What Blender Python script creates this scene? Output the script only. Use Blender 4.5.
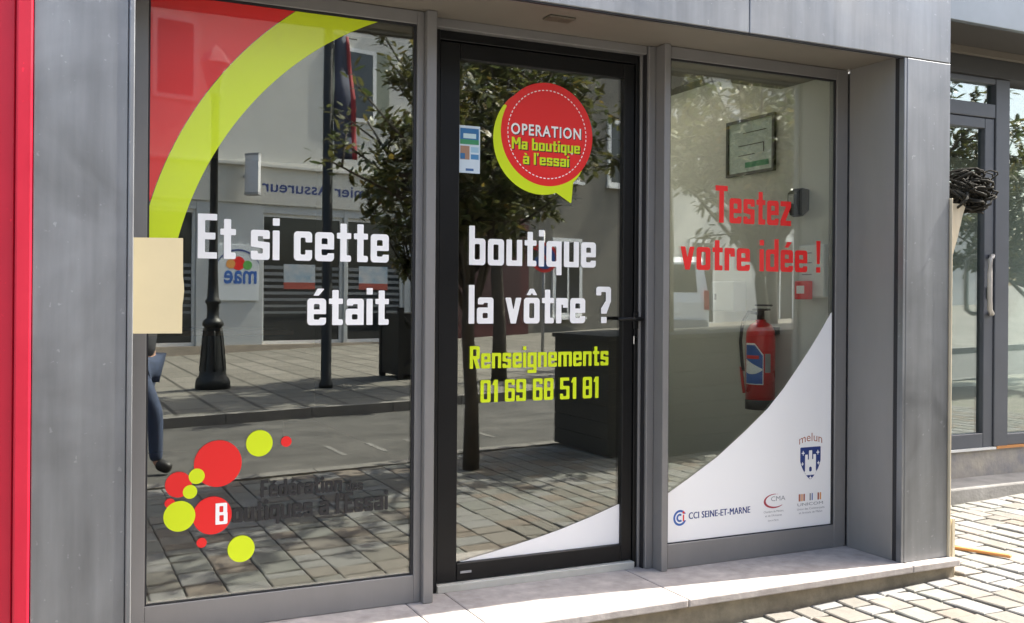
import bpy, bmesh, math, random
import numpy as np
from mathutils import Vector, Matrix
random.seed(11); np.random.seed(11)
S = bpy.context.scene
for o in list(bpy.data.objects): bpy.data.objects.remove(o)
# ------------------------------------------------------------------ camera, sky, sun, exposure
CAM = Vector((0.0, -3.75, 1.33))
cd = bpy.data.cameras.new('camera'); co = bpy.data.objects.new('camera', cd); S.collection.objects.link(co)
rx, up, fw = Vector((.90194, -.43180, .00755)), Vector((-.00702, .00283, .99997)), Vector((.43181, .90196, .00048))
co.matrix_world = Matrix(((rx.x, up.x, -fw.x, CAM.x), (rx.y, up.y, -fw.y, CAM.y), (rx.z, up.z, -fw.z, CAM.z), (0, 0, 0, 1)))
cd.sensor_fit = 'HORIZONTAL'; cd.sensor_width = 36; cd.lens = 1000 / 1024 * 36
cd.shift_y = -13.8 / 1024; cd.clip_start = .05; cd.clip_end = 600
S.camera = co
SUN_TO = Vector((1, -.105, 1.30)).normalized()
ELEV = math.asin(SUN_TO.z)
W = bpy.data.worlds.new('World'); S.world = W; W.use_nodes = True
nt = W.node_tree; nt.nodes.clear()
sk = nt.nodes.new('ShaderNodeTexSky'); sk.sky_type = 'NISHITA'; sk.sun_disc = False
sk.sun_elevation = ELEV; sk.sun_rotation = math.atan2(SUN_TO.x, SUN_TO.y); sk.air_density = 1.0; sk.dust_density = 4.0
bg = nt.nodes.new('ShaderNodeBackground'); bg.inputs['Strength'].default_value = .135
wo = nt.nodes.new('ShaderNodeOutputWorld')
nt.links.new(sk.outputs[0], bg.inputs['Color']); nt.links.new(bg.outputs[0], wo.inputs['Surface'])
sl = bpy.data.lights.new('sun', 'SUN'); sl.energy = 3.9; sl.angle = math.radians(.55); sl.color = (1, .95, .87)
so = bpy.data.objects.new('sun', sl); S.collection.objects.link(so); so.location = (12, -3, 14)
so.rotation_euler = (-SUN_TO).to_track_quat('-Z', 'Y').to_euler()
S.render.engine = 'CYCLES'
S.view_settings.view_transform = 'Standard'; S.view_settings.look = 'None'
S.view_settings.exposure = 2.03; S.view_settings.gamma = 1; S.view_settings.use_curve_mapping = False
S.cycles.max_bounces = 10; S.cycles.transparent_max_bounces = 24; S.cycles.glossy_bounces = 6; S.cycles.diffuse_bounces = 4

# ------------------------------------------------------------------ helpers
def gz(x): return .0323 * (x - 2.95)              # the street climbs to the right
TILT = -math.atan(.0323)
def lin(c): return tuple((v / 12.92 if v <= .04045 else ((v + .055) / 1.055) ** 2.4) for v in c)
MATS = {}
def mat(name, col, rough=.6, metal=0., var=0., scale=6., bump=0., bscale=60., stretch=(1, 1, 1), col2=None, coat=0., spec=.5, trans=0.):
    m = bpy.data.materials.new(name); m.use_nodes = True; n = m.node_tree.nodes; l = m.node_tree.links
    b = n['Principled BSDF']; b.inputs['Roughness'].default_value = rough; b.inputs['Metallic'].default_value = metal
    b.inputs['Specular IOR Level'].default_value = spec; b.inputs['Coat Weight'].default_value = coat
    b.inputs['Base Color'].default_value = (*col, 1)
    if var or bump:
        tc = n.new('ShaderNodeTexCoord'); mp = n.new('ShaderNodeMapping'); mp.inputs['Scale'].default_value = stretch
        l.new(tc.outputs['Object'], mp.inputs['Vector'])
    if var:
        nz = n.new('ShaderNodeTexNoise'); nz.inputs['Scale'].default_value = scale; nz.inputs['Detail'].default_value = 6; nz.inputs['Roughness'].default_value = .62
        l.new(mp.outputs[0], nz.inputs['Vector'])
        mx = n.new('ShaderNodeMix'); mx.data_type = 'RGBA'
        c2 = col2 if col2 else tuple(v * (1 - var) for v in col)
        c1 = col if col2 else tuple(min(1, v * (1 + var)) for v in col)
        mx.inputs[6].default_value = (*c2, 1); mx.inputs[7].default_value = (*c1, 1)
        rp = n.new('ShaderNodeMapRange'); rp.inputs[1].default_value = .32; rp.inputs[2].default_value = .68
        l.new(nz.outputs[0], rp.inputs[0]); l.new(rp.outputs[0], mx.inputs[0]); l.new(mx.outputs[2], b.inputs['Base Color'])
        rr = n.new('ShaderNodeMapRange'); rr.inputs[3].default_value = max(0, rough - .08); rr.inputs[4].default_value = min(1, rough + .1)
        l.new(nz.outputs[0], rr.inputs[0]); l.new(rr.outputs[0], b.inputs['Roughness'])
    if bump:
        nb = n.new('ShaderNodeTexNoise'); nb.inputs['Scale'].default_value = bscale; nb.inputs['Detail'].default_value = 4
        l.new(mp.outputs[0], nb.inputs['Vector'])
        bp = n.new('ShaderNodeBump'); bp.inputs['Strength'].default_value = bump; bp.inputs['Distance'].default_value = .004
        l.new(nb.outputs[0], bp.inputs['Height']); l.new(bp.outputs[0], b.inputs['Normal'])
    MATS[name] = m
    return m

class MB:
    def __init__(s): s.v = []; s.f = []; s.sm = []
    def add(s, vs, fs, smooth=False):
        o = len(s.v); s.v += [tuple(p) for p in vs]; s.f += [tuple(i + o for i in f) for f in fs]; s.sm += [smooth] * len(fs); return s
    def box(s, x0, y0, z0, x1, y1, z1, b=0.):
        if x0 > x1: x0, x1 = x1, x0
        if y0 > y1: y0, y1 = y1, y0
        if z0 > z1: z0, z1 = z1, z0
        if not b:
            return s.add([(x0, y0, z0), (x1, y0, z0), (x1, y1, z0), (x0, y1, z0), (x0, y0, z1), (x1, y0, z1), (x1, y1, z1), (x0, y1, z1)],
                         [(0, 3, 2, 1), (4, 5, 6, 7), (0, 1, 5, 4), (1, 2, 6, 5), (2, 3, 7, 6), (3, 0, 4, 7)])
        b = min(b, (x1 - x0) * .45, (y1 - y0) * .45, (z1 - z0) * .45)
        bm = bmesh.new(); bmesh.ops.create_cube(bm, size=1)
        for v in bm.verts:
            v.co = Vector(((x0 + x1) / 2 + v.co.x * (x1 - x0), (y0 + y1) / 2 + v.co.y * (y1 - y0), (z0 + z1) / 2 + v.co.z * (z1 - z0)))
        bmesh.ops.bevel(bm, geom=list(bm.edges), offset=b, segments=2 if b > .004 else 1, profile=.5, affect='EDGES')
        bm.verts.index_update()
        s.add([v.co[:] for v in bm.verts], [[v.index for v in f.verts] for f in bm.faces]); bm.free(); return s
    def prism(s, pts, y0, y1, ax='y'):             # polygon in the x-z plane (or x-y) pushed along the third axis
        n = len(pts); f3 = (lambda a, b, c: (a, c, b)) if ax == 'y' else ((lambda a, b, c: (a, b, c)) if ax == 'z' else (lambda a, b, c: (c, a, b)))
        vs = [f3(a, b, y0) for a, b in pts] + [f3(a, b, y1) for a, b in pts]
        return s.add(vs, [tuple(range(n)), tuple(range(2 * n - 1, n - 1, -1))] + [(i, i + n, (i + 1) % n + n, (i + 1) % n) for i in range(n)])
    def lathe(s, prof, c=(0, 0, 0), n=20, smooth=True):
        vs = []; fs = []
        for r, z in prof:
            for k in range(n):
                a = 2 * math.pi * k / n; vs.append((c[0] + r * math.cos(a), c[1] + r * math.sin(a), c[2] + z))
        for i in range(len(prof) - 1):
            for k in range(n): fs.append((i * n + k, i * n + (k + 1) % n, (i + 1) * n + (k + 1) % n, (i + 1) * n + k))
        fs.append(tuple(range(n - 1, -1, -1))); fs.append(tuple((len(prof) - 1) * n + k for k in range(n)))
        return s.add(vs, fs, smooth)
    def tube(s, pts, r, n=8, smooth=True):
        pts = [Vector(p) for p in pts]; rs = r if isinstance(r, (list, tuple)) else [r] * len(pts); vs = []; fs = []
        ref = Vector((.13, .27, .95))
        for i, p in enumerate(pts):
            t = (pts[min(i + 1, len(pts) - 1)] - pts[max(i - 1, 0)]).normalized()
            a = t.cross(ref); a = a.normalized() if a.length > 1e-4 else Vector((1, 0, 0)); b = t.cross(a)
            for k in range(n):
                w = 2 * math.pi * k / n; vs.append(p + (a * math.cos(w) + b * math.sin(w)) * rs[i])
        for i in range(len(pts) - 1):
            for k in range(n): fs.append((i * n + k, i * n + (k + 1) % n, (i + 1) * n + (k + 1) % n, (i + 1) * n + k))
        fs.append(tuple(range(n - 1, -1, -1))); fs.append(tuple((len(pts) - 1) * n + k for k in range(n)))
        return s.add(vs, fs, smooth)
    def mesh(s, name, m):
        me = bpy.data.meshes.new(name); me.from_pydata(s.v, [], s.f); me.update()
        me.polygons.foreach_set('use_smooth', s.sm); me.materials.append(m); return me
    def build(s, name, m, parent=None, fix=True):
        me = s.mesh(name, m)
        if fix:
            bm = bmesh.new(); bm.from_mesh(me); bmesh.ops.recalc_face_normals(bm, faces=bm.faces); bm.to_mesh(me); bm.free()
        return link(name, me, parent)
def link(name, me, parent=None):
    o = bpy.data.objects.new(name, me); S.collection.objects.link(o)
    if parent is not None:
        o.parent = parent; o.matrix_parent_inverse = parent_inv(parent)
    return o
def parent_inv(p):
    M = p.matrix_basis.copy(); q = p
    while q.parent is not None:
        M = q.parent.matrix_basis @ q.matrix_parent_inverse @ M; q = q.parent
    return M.inverted()
def empty(name, loc=(0, 0, 0)):
    o = bpy.data.objects.new(name, None); S.collection.objects.link(o); o.location = loc; o.empty_display_size = .1; return o
def tag(o, label=None, cat=None, group=None, kind=None):
    if label: o['label'] = label
    if cat: o['category'] = cat
    if group: o['group'] = group
    if kind: o['kind'] = kind
    return o
def B(name, args, m, parent=None, b=0.): return MB().box(*args, b=b).build(name, m, parent)

# ------------------------------------------------------------------ flat vinyl: shapes from signed distances, meshed by marching squares
def sbox(x0, y0, x1, y1, r=0.):
    cx, cy, hx, hy = (x0 + x1) / 2, (y0 + y1) / 2, (x1 - x0) / 2 - r, (y1 - y0) / 2 - r
    def f(X, Y):
        a = np.abs(X - cx) - hx; b = np.abs(Y - cy) - hy
        return np.hypot(np.maximum(a, 0), np.maximum(b, 0)) + np.minimum(np.maximum(a, b), 0) - r
    return f
def spoly(*p):                                      # convex, either winding
    ar = sum(p[i][0] * p[(i + 1) % len(p)][1] - p[(i + 1) % len(p)][0] * p[i][1] for i in range(len(p)))
    if ar < 0: p = p[::-1]
    def f(X, Y):
        d = None
        for i in range(len(p)):
            (a, b), (c, e) = p[i], p[(i + 1) % len(p)]; L = math.hypot(c - a, e - b)
            q = ((e - b) * (X - a) - (c - a) * (Y - b)) / L
            d = q if d is None else np.maximum(d, q)
        return d
    return f
def scirc(cx, cy, r): return lambda X, Y: np.hypot(X - cx, Y - cy) - r
def U(*fs): return lambda X, Y: np.minimum.reduce([f(X, Y) for f in fs])
def SUB(a, *bs): return lambda X, Y: np.maximum.reduce([a(X, Y)] + [-b(X, Y) for b in bs])
def AND(*fs): return lambda X, Y: np.maximum.reduce([f(X, Y) for f in fs])
def sdf_mesh(fn, x0, y0, x1, y1, h):
    nx, ny = max(2, int(math.ceil((x1 - x0) / h))), max(2, int(math.ceil((y1 - y0) / h)))
    xs = np.linspace(x0, x1, nx + 1); ys = np.linspace(y0, y1, ny + 1)
    X, Y = np.meshgrid(xs, ys); D = fn(X, Y); vs = []; fs = []
    ins = D < 0
    full = ins[:-1, :-1] & ins[:-1, 1:] & ins[1:, :-1] & ins[1:, 1:]
    anyi = ins[:-1, :-1] | ins[:-1, 1:] | ins[1:, :-1] | ins[1:, 1:]
    for j in range(ny):
        i = 0
        while i < nx:
            if full[j, i]:
                k = i
                while k < nx and full[j, k]: k += 1
                o = len(vs); vs += [(xs[i], ys[j]), (xs[k], ys[j]), (xs[k], ys[j + 1]), (xs[i], ys[j + 1])]; fs.append((o, o + 1, o + 2, o + 3)); i = k
                continue
            if anyi[j, i]:
                c = [(xs[i], ys[j], D[j, i]), (xs[i + 1], ys[j], D[j, i + 1]), (xs[i + 1], ys[j + 1], D[j + 1, i + 1]), (xs[i], ys[j + 1], D[j + 1, i])]
                o = len(vs); n = 0
                for k in range(4):
                    a, b = c[k], c[(k + 1) % 4]
                    if a[2] < 0: vs.append(a[:2]); n += 1
                    if (a[2] < 0) != (b[2] < 0):
                        t = a[2] / (a[2] - b[2]); vs.append((a[0] + t * (b[0] - a[0]), a[1] + t * (b[1] - a[1]))); n += 1
                if n > 2: fs.append(tuple(range(o, o + n)))
            i += 1
    return vs, fs
SS, BB, XH = .172, .142, .68
def glyphs():
    s, b, x = SS, BB, XH; G = {}
    def ring(x0, y0, x1, y1, r=.09): return SUB(sbox(x0, y0, x1, y1, r), sbox(x0 + s, y0 + b, x1 - s, y1 - b, .03))
    w = .5
    o = ring(0, 0, w, x); G['o'] = (w, o)
    e = SUB(U(o, sbox(.05, .28, w - .05, .40)), sbox(w - s - .02, .19, w + .1, .28)); G['e'] = (w, e)
    ac = spoly((.16, .75), (.30, .75), (.46, .93), (.27, .93)); gr = spoly((.36, .75), (.22, .75), (.06, .93), (.25, .93))
    G['é'] = (w, U(e, ac))
    G['ô'] = (w, U(o, spoly((.08, .75), (.21, .75), (.31, .92), (.19, .92)), spoly((.42, .75), (.29, .75), (.19, .92), (.31, .92))))
    G['c'] = (.47, SUB(ring(0, 0, .47, x), sbox(.47 - s - .02, .25, .6, .43)))
    a = U(ring(0, 0, w, .42, .07), sbox(w - s, 0, w, x - .08), sbox(.03, x - b, w, x, .07), sbox(.03, .5, .03 + s, x - .05))
    G['a'] = (w, a); G['à'] = (w, U(a, gr))
    G['b'] = (w, U(o, sbox(0, 0, s, 1))); G['d'] = (w, U(o, sbox(w - s, 0, w, 1))); G['q'] = (w, U(o, sbox(w - s, -.22, w, x)))
    G['g'] = (w, U(o, sbox(w - s, -.2, w, x), sbox(0, -.26, w, -.11, .05)))
    G['u'] = (w, U(SUB(sbox(0, 0, w, x, .05), sbox(s, b, w - s, 2)), sbox(0, .3, s, x), sbox(w - s, 0, w, x)))
    G['n'] = (w, U(SUB(sbox(0, 0, w, x, .06), sbox(s, -1, w - s, x - b)), sbox(0, 0, s, x), sbox(w - s, 0, w, .3)))
    G['m'] = (.78, U(SUB(sbox(0, 0, .78, x, .06), sbox(s, -1, .295, x - b), sbox(.485, -1, .78 - s, x - b)), sbox(0, 0, s, x)))
    G['r'] = (.38, U(sbox(0, 0, s, x), sbox(0, x - .18, .38, x, .05), sbox(.22, x - .26, .38, x - .05)))
    G['i'] = (s, U(sbox(0, 0, s, x), sbox(0, .79, s, .96))); G['l'] = (s, sbox(0, 0, s, 1))
    G['t'] = (.38, U(sbox(.09, 0, .09 + s, .9, .0), sbox(0, x - .14, .38, x), sbox(.09, 0, .38, .15, .04)))
    G['s'] = (.47, U(sbox(0, x - b, .47, x, .06), sbox(0, 0, .47, b, .06), sbox(0, .36, s, x - .05), sbox(.47 - s, .05, .47, .34), spoly((0, .44), (0, .3), (.47, .24), (.47, .40)), sbox(.47 - s, .48, .47, x - .05), sbox(0, .05, s, .2)))
    G['v'] = (.5, U(spoly((0, x), (s, x), (.33, 0), (.17, 0)), spoly((.5, x), (.5 - s, x), (.17, 0), (.33, 0))))
    G['z'] = (.46, U(sbox(0, x - b, .46, x), sbox(0, 0, .46, b), spoly((.24, x - b), (.46, x - b), (.22, b), (0, b))))
    G['E'] = (.46, U(sbox(0, 0, s, 1), sbox(0, 0, .46, b), sbox(0, .43, .42, .58), sbox(0, 1 - b, .46, 1)))
    G['F'] = (.44, U(sbox(0, 0, s, 1), sbox(0, .43, .40, .58), sbox(0, 1 - b, .44, 1)))
    G['T'] = (.5, U(sbox(.155, 0, .345, 1), sbox(0, 1 - b, .5, 1)))
    G['M'] = (.72, U(sbox(0, 0, s, 1), sbox(.72 - s, 0, .72, 1), spoly((0, 1), (.19, 1), (.43, .4), (.29, .4)), spoly((.72, 1), (.53, 1), (.29, .4), (.43, .4))))
    G['R'] = (.52, U(sbox(0, 0, s, 1), ring(0, .42, .52, 1), spoly((.18, .48), (.36, .48), (.54, 0), (.34, 0))))
    G['B'] = (.54, U(ring(0, .43, .52, 1, .07), ring(0, 0, .54, .57, .07), sbox(0, 0, s, 1)))
    G['0'] = (.52, ring(0, 0, .52, 1)); G['8'] = (.52, U(ring(0, .43, .52, 1), ring(0, 0, .52, .57)))
    G['1'] = (.3, U(sbox(.11, 0, .3, 1), spoly((.11, 1), (.2, 1), (.11, .76), (0, .76))))
    G['6'] = (.52, U(ring(0, 0, .52, .6), sbox(0, .3, s, .95), sbox(0, 1 - b, .52, 1, .07), sbox(.52 - s, .74, .52, .95)))
    G['9'] = (.52, U(ring(0, .4, .52, 1), sbox(.52 - s, .05, .52, .7), sbox(0, 0, .52, b, .07), sbox(0, .05, s, .26)))
    G['5'] = (.52, U(sbox(0, 1 - b, .5, 1), sbox(0, .46, s, 1), sbox(0, .46, .52, .61, .06), sbox(.52 - s, .05, .52, .56), sbox(0, 0, .52, b, .07), sbox(0, .05, s, .26)))
    G['?'] = (.5, U(sbox(0, 1 - b, .5, 1, .08), sbox(0, .76, s, .95), sbox(.5 - s, .58, .5, .95), spoly((.31, .6), (.5, .6), (.36, .28), (.17, .4)), sbox(.17, .26, .36, .42), sbox(.17, 0, .36, .17)))
    G["'"] = (.15, spoly((0, 1), (.15, 1), (.12, .76), (.03, .76))); G['!'] = (s, U(spoly((0, 1), (s, 1), (s - .03, .27), (.03, .27)), sbox(0, 0, s, .17)))
    G['*'] = (.2, U(sbox(.0, .78, .2, .82), sbox(.08, .7, .12, .9)))
    return G
GL = glyphs(); GC = {}
def text_sdf(txt, x0, x1, z0, cap, y, skew=0.):      # returns MB with the line fitted from x0 to x1 on baseline z0
    pos = []; c = 0.
    for ch in txt:
        if ch == ' ': c += .29; continue
        pos.append((c, ch)); c += GL[ch][0] + .075
    tot = c - .075; k = (x1 - x0) / tot; mb = MB()
    for c, ch in pos:
        if ch not in GC: GC[ch] = sdf_mesh(GL[ch][1], -.02, -.3, GL[ch][0] + .04, 1.04, .022)
        vs, fs = GC[ch]
        mb.add([(x0 + (c + a) * k, y, z0 + b * cap) for a, b in vs], fs)
    return mb
def flat(fn, box, h, y):                              # a flat shape in the x-z plane at depth y
    vs, fs = sdf_mesh(fn, *box, h); return MB().add([(a, y, b) for a, b in vs], fs)
def font_text(txt, x0, x1, z0, cap, y, bold=.0, spacing=1.):
    cu = bpy.data.curves.new('t', 'FONT'); cu.body = txt; cu.size = 1; cu.offset = bold; cu.space_character = spacing; cu.resolution_u = 3
    ob = bpy.data.objects.new('t', cu); S.collection.objects.link(ob)
    dg = bpy.context.evaluated_depsgraph_get(); me = bpy.data.meshes.new_from_object(ob.evaluated_get(dg))
    vs = [v.co[:] for v in me.vertices]; fs = [tuple(p.vertices) for p in me.polygons]
    bpy.data.objects.remove(ob); bpy.data.curves.remove(cu); bpy.data.meshes.remove(me)
    mnx, mxx = min(v[0] for v in vs), max(v[0] for v in vs); k = (x1 - x0) / (mxx - mnx); kz = cap / .69
    return MB().add([(x0 + (v[0] - mnx) * k, y, z0 + v[1] * kz) for v in vs], fs)

# ------------------------------------------------------------------ materials
def glass_mat(name, refl, tint):
    m = bpy.data.materials.new(name); m.use_nodes = True; n = m.node_tree.nodes; l = m.node_tree.links; n.clear()
    t = n.new('ShaderNodeBsdfTransparent'); t.inputs[0].default_value = (*tint, 1)
    g = n.new('ShaderNodeBsdfGlossy'); g.inputs['Roughness'].default_value = 0.0; g.inputs['Color'].default_value = (.97, 1, .96, 1)
    lw = n.new('ShaderNodeLayerWeight'); lw.inputs[0].default_value = .5; fr = n.new('ShaderNodeMath'); fr.operation = 'POWER'; fr.inputs[1].default_value = 5; l.new(lw.outputs['Facing'], fr.inputs[0])
    ad = n.new('ShaderNodeMath'); ad.operation = 'ADD'; ad.inputs[1].default_value = refl; ad.use_clamp = True
    tc = n.new('ShaderNodeTexCoord'); nz = n.new('ShaderNodeTexNoise'); nz.inputs['Scale'].default_value = 1.3; nz.inputs['Detail'].default_value = 1
    bp = n.new('ShaderNodeBump'); bp.inputs['Strength'].default_value = .045; bp.inputs['Distance'].default_value = .01
    l.new(tc.outputs['Object'], nz.inputs['Vector']); l.new(nz.outputs[0], bp.inputs['Height']); l.new(bp.outputs[0], g.inputs['Normal'])
    mx = n.new('ShaderNodeMixShader'); out = n.new('ShaderNodeOutputMaterial')
    l.new(fr.outputs[0], ad.inputs[0]); l.new(ad.outputs[0], mx.inputs[0]); l.new(t.outputs[0], mx.inputs[1]); l.new(g.outputs[0], mx.inputs[2]); l.new(mx.outputs[0], out.inputs[0])
    MATS[name] = m; return m
glass = glass_mat('shop_glass', .165, (.97, .985, .95))
glass2 = glass_mat('neighbour_glass', .2, (.72, .80, .78))
zinc = mat('zinc_cladding', (.262, .272, .281), .42, .75, .14, 2.0, .10, 9, (3, 3, .35))
def weather(m, amt=.22, speck=True):
    n = m.node_tree.nodes; l = m.node_tree.links; b = n['Principled BSDF']; src = b.inputs['Base Color'].links[0].from_socket
    tc = n.new('ShaderNodeTexCoord'); mp = n.new('ShaderNodeMapping'); mp.inputs['Scale'].default_value = (9, 9, .55); l.new(tc.outputs['Object'], mp.inputs['Vector'])
    st = n.new('ShaderNodeTexNoise'); st.inputs['Scale'].default_value = 2.2; st.inputs['Detail'].default_value = 5; l.new(mp.outputs[0], st.inputs['Vector'])
    bl = n.new('ShaderNodeTexNoise'); bl.inputs['Scale'].default_value = 1.6; bl.inputs['Detail'].default_value = 7; bl.inputs['Roughness'].default_value = .65; bl.inputs['Distortion'].default_value = .8; l.new(tc.outputs['Object'], bl.inputs['Vector'])
    sp = n.new('ShaderNodeTexNoise'); sp.inputs['Scale'].default_value = 46; sp.inputs['Detail'].default_value = 2; l.new(tc.outputs['Object'], sp.inputs['Vector'])
    def rng(sock, a, b2, c, d):
        r = n.new('ShaderNodeMapRange'); r.inputs[1].default_value = a; r.inputs[2].default_value = b2; r.inputs[3].default_value = c; r.inputs[4].default_value = d; l.new(sock, r.inputs[0]); return r.outputs[0]
    def mul(x, y):
        q = n.new('ShaderNodeMath'); q.operation = 'MULTIPLY'; l.new(x, q.inputs[0]); l.new(y, q.inputs[1]); return q.outputs[0]
    f = mul(rng(st.outputs[0], .3, .7, 1 - amt * .6, 1 + amt * .4), rng(bl.outputs[0], .3, .7, 1 - amt * .7, 1 + amt * .6))
    f = mul(f, rng(sp.outputs[0], .70, .76, 1, 1.35 if speck else 1))
    mx = n.new('ShaderNodeMix'); mx.data_type = 'RGBA'; mx.blend_type = 'MULTIPLY'; mx.inputs[0].default_value = 1; l.new(src, mx.inputs[6]); l.new(f, mx.inputs[7]); l.new(mx.outputs[2], b.inputs['Base Color'])
    l.new(rng(bl.outputs[0], .3, .7, .30, .58), b.inputs['Roughness'])
weather(zinc)
alu = mat('window_aluminium', (.225, .22, .212), .42, .2, .06, 5, .03, 80, (1, 1, .3))
jambm = mat('jamb_panel_grey', (.235, .228, .214), .5, .1, .08, 3, .04, 60, (1, 1, .25))
soffm = mat('soffit_panel', (.19, .17, .138), .6, 0, .08, 2)
seamm = mat('dark_seam', (.018, .018, .02), .6)
blackm = mat('black_door_paint', (.006, .0062, .0064), .38, 0, .15, 3, spec=.3)
redm = mat('red_cladding', (.56, .010, .036), .5, 0, .10, 2, .03, 40, (1, 1, .3))
weather(redm, .12)
tread = mat('step_stone', (.38, .345, .32), .75, 0, .16, 9, .35, 70)
weather(tread, .22, False)
for l_ in list(tread.node_tree.links):
    if l_.to_socket.name == 'Roughness' and l_.to_node.type == 'BSDF_PRINCIPLED': tread.node_tree.links.remove(l_)
riser = mat('step_riser', (.24, .205, .145), .85, 0, .28, 9, .5, 60)
conc = mat('concrete', (.27, .26, .24), .85, 0, .22, 5, .5, 60)
whitev = mat('white_vinyl', (.93, .925, .905), .32)
yellowv = mat('lime_yellow_vinyl', (.66, .80, .012), .33)
redv = mat('red_vinyl', (.80, .024, .022), .3)
for nm_, cl_ in (('red_glossy_vinyl', (.80, .020, .018)), ('lime_glossy_vinyl', (.70, .86, .012))):
    m_ = mat(nm_, cl_, .3, coat=1.); m_.node_tree.nodes['Principled BSDF'].inputs['Coat IOR'].default_value = 1.55; m_.node_tree.nodes['Principled BSDF'].inputs['Coat Roughness'].default_value = .02
blackv = mat('black_vinyl', (.02, .02, .021), .4)
navyv = mat('navy_vinyl', (.02, .045, .20), .4)
bluev = mat('blue_vinyl', (.03, .12, .42), .4)
orangev = mat('orange_vinyl', (.75, .33, .08), .4); greyv = mat('grey_vinyl', (.30, .30, .31), .4); crimv = mat('crimson_vinyl', (.42, .03, .05), .4)
brownv = mat('brown_red_vinyl', (.45, .16, .10), .4)
paper = mat('beige_board', (.56, .475, .285), .75, 0, .05, 3)
steel = mat('brushed_steel', (.62, .61, .58), .3, .9)
cream = mat('cream_wood', (.66, .57, .40), .7, 0, .12, 8, .2, 60, (4, 4, .5))

# ------------------------------------------------------------------ our shopfront
ST = .117                                           # top of the doorstep
FR = -.36                                           # front of the cladding
shop = tag(empty('shop_building', (1.8, FR, 0)), 'grey metal-clad shopfront with black glazed door between two lettered windows', 'shop')
def pil(pts, y0, y1): return MB().prism(pts, y0, y1)
# left pillar: broad sheet with a folded lip on the window side
B('pillar', (-.004, FR, -.12, .268, .06, 3.3), zinc, shop, .003)
B('pillar_lip', (.2695, FR - .004, -.12, .2865, .05, 3.3), zinc, shop, .003)
B('pillar', (3.646, FR, ST, 3.926, .06, 2.4585), zinc, shop, .003)
B('pillar_lip', (3.629, FR + .001, ST, 3.6445, FR + .034, 2.458), zinc, shop, .002)
B('dark_joint', (3.632, FR + .036, ST, 3.655, FR + .058, 2.47), seamm, shop)
B('jamb_panel', (3.63, FR + .06, ST, 3.66, -.012, 2.47), jambm, shop, .002)
for x0, x1 in ((.29, .94), (.943, 2.728), (2.731, 3.926)):
    B('fascia_panel', (x0, FR, 2.4615, x1, FR + .05, 3.3), zinc, shop, .003)
B('fascia_drip', (.29, FR + .006, 2.4555, 3.628, FR + .022, 2.4605), seamm, shop)
B('soffit', (.29, FR + .052, 2.47, 3.66, .5, 2.5), soffm, shop)
B('upper_wall', (-.004, FR + .06, 3.3, 3.926, .5, 7), mat('upper_render', (.55, .53, .48), .85, 0, .08, 2, .3, 40), shop)
B('side_wall', (3.70, .065, -.12, 3.925, 6.3, 3.3), zinc, shop)
B('side_wall', (-.004, .065, -.12, .21, 6.3, 3.3), zinc, shop)
lt = B('soffit_light', (1.86, -.20, 2.462, 1.98, -.13, 2.4695), mat('light_housing', (.10, .085, .06), .5), shop, .003)
# window frames
def frame_mesh(x0, x1, z0, z1, gx0, gx1, gz0, gz1, y0, y1, bev=.002):
    m = MB()
    m.box(x0, y0, z0, gx0, y1, z1, bev); m.box(gx1, y0, z0, x1, y1, z1, bev)
    m.box(gx0, y0, gz1, gx1, y1, z1, bev); m.box(gx0, y0, z0, gx1, y1, gz0, bev)
    return m
ZB, ZT = .228, 2.416
def window(x0, x1, gx0, gx1):
    f = frame_mesh(x0, x1, ST + .001, 2.468, gx0, gx1, ZB, ZT, -.004, .05).build('shop_window', alu, shop)
    g = B('glass_pane', (gx0 - .004, .012, ZB - .004, gx1 + .004, .02, ZT + .004), glass, f)
    s = MB(); s.box(gx0, .004, ZB, gx0 + .007, .0115, ZT); s.box(gx1 - .010, .004, ZB, gx1, .0115, ZT); s.box(gx0 + .007, .004, ZT - .009, gx1 - .010, .0115, ZT); s.box(gx0 + .007, .004, ZB, gx1 - .010, .0115, ZB + .004)
    s.build('glazing_gasket', seamm, f)
    return f
WL = window(.2875, 1.398, .362, 1.369); WL['label'] = 'left window with red and lime arc and white lettering'
WR = window(2.560, 3.629, 2.576, 3.557); WR['label'] = 'right window with white curved panel and red lettering'
B('mullion', (1.3985, -.036, ST, 1.4405, .09, 2.469), alu, shop, .003)
B('mullion', (2.5275, -.030, ST, 2.5595, .07, 2.469), alu, shop, .003)
B('mullion_side', (2.488, .04, ST, 2.527, .13, 2.469), alu, shop, .003)
B('mullion_joint', (2.484, .055, ST, 2.4875, .13, 2.469), seamm, shop)
B('header', (1.441, .05, 2.432, 2.4835, .14, 2.4695), alu, shop, .002)
# door
YD = .10
df = MB(); df.box(1.4415, YD - .02, ST, 1.500, YD + .06, 2.4315, .002); df.box(1.500, YD - .012, 2.394, 2.452, YD + .06, 2.4315, .002); df.box(2.452, YD - .012, ST, 2.471, YD + .06, 2.4315, .002)
df.build('door_frame', blackm, shop)
B('door_frame_trim', (2.4715, YD - .02, ST, 2.4838, YD + .06, 2.4315), alu, shop, .002)
B('threshold', (1.5005, YD - .03, ST - .002, 2.4515, YD + .07, ST + .031), mat('threshold_stone', (.50, .49, .43), .7, 0, .1, 8), shop, .003)
GX0, GX1, GZ0, GZ1 = 1.594, 2.394, .225, 2.323
door = frame_mesh(1.504, 2.448, .152, 2.390, GX0, GX1, GZ0, GZ1, YD - .006, YD + .05, .003).build('door', blackm, shop)
door['label'] = 'black framed glass door with speech bubble and phone number'
B('glass_pane', (GX0 - .004, YD + .012, GZ0 - .004, GX1 + .004, YD + .02, GZ1 + .004), glass, door)
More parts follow.
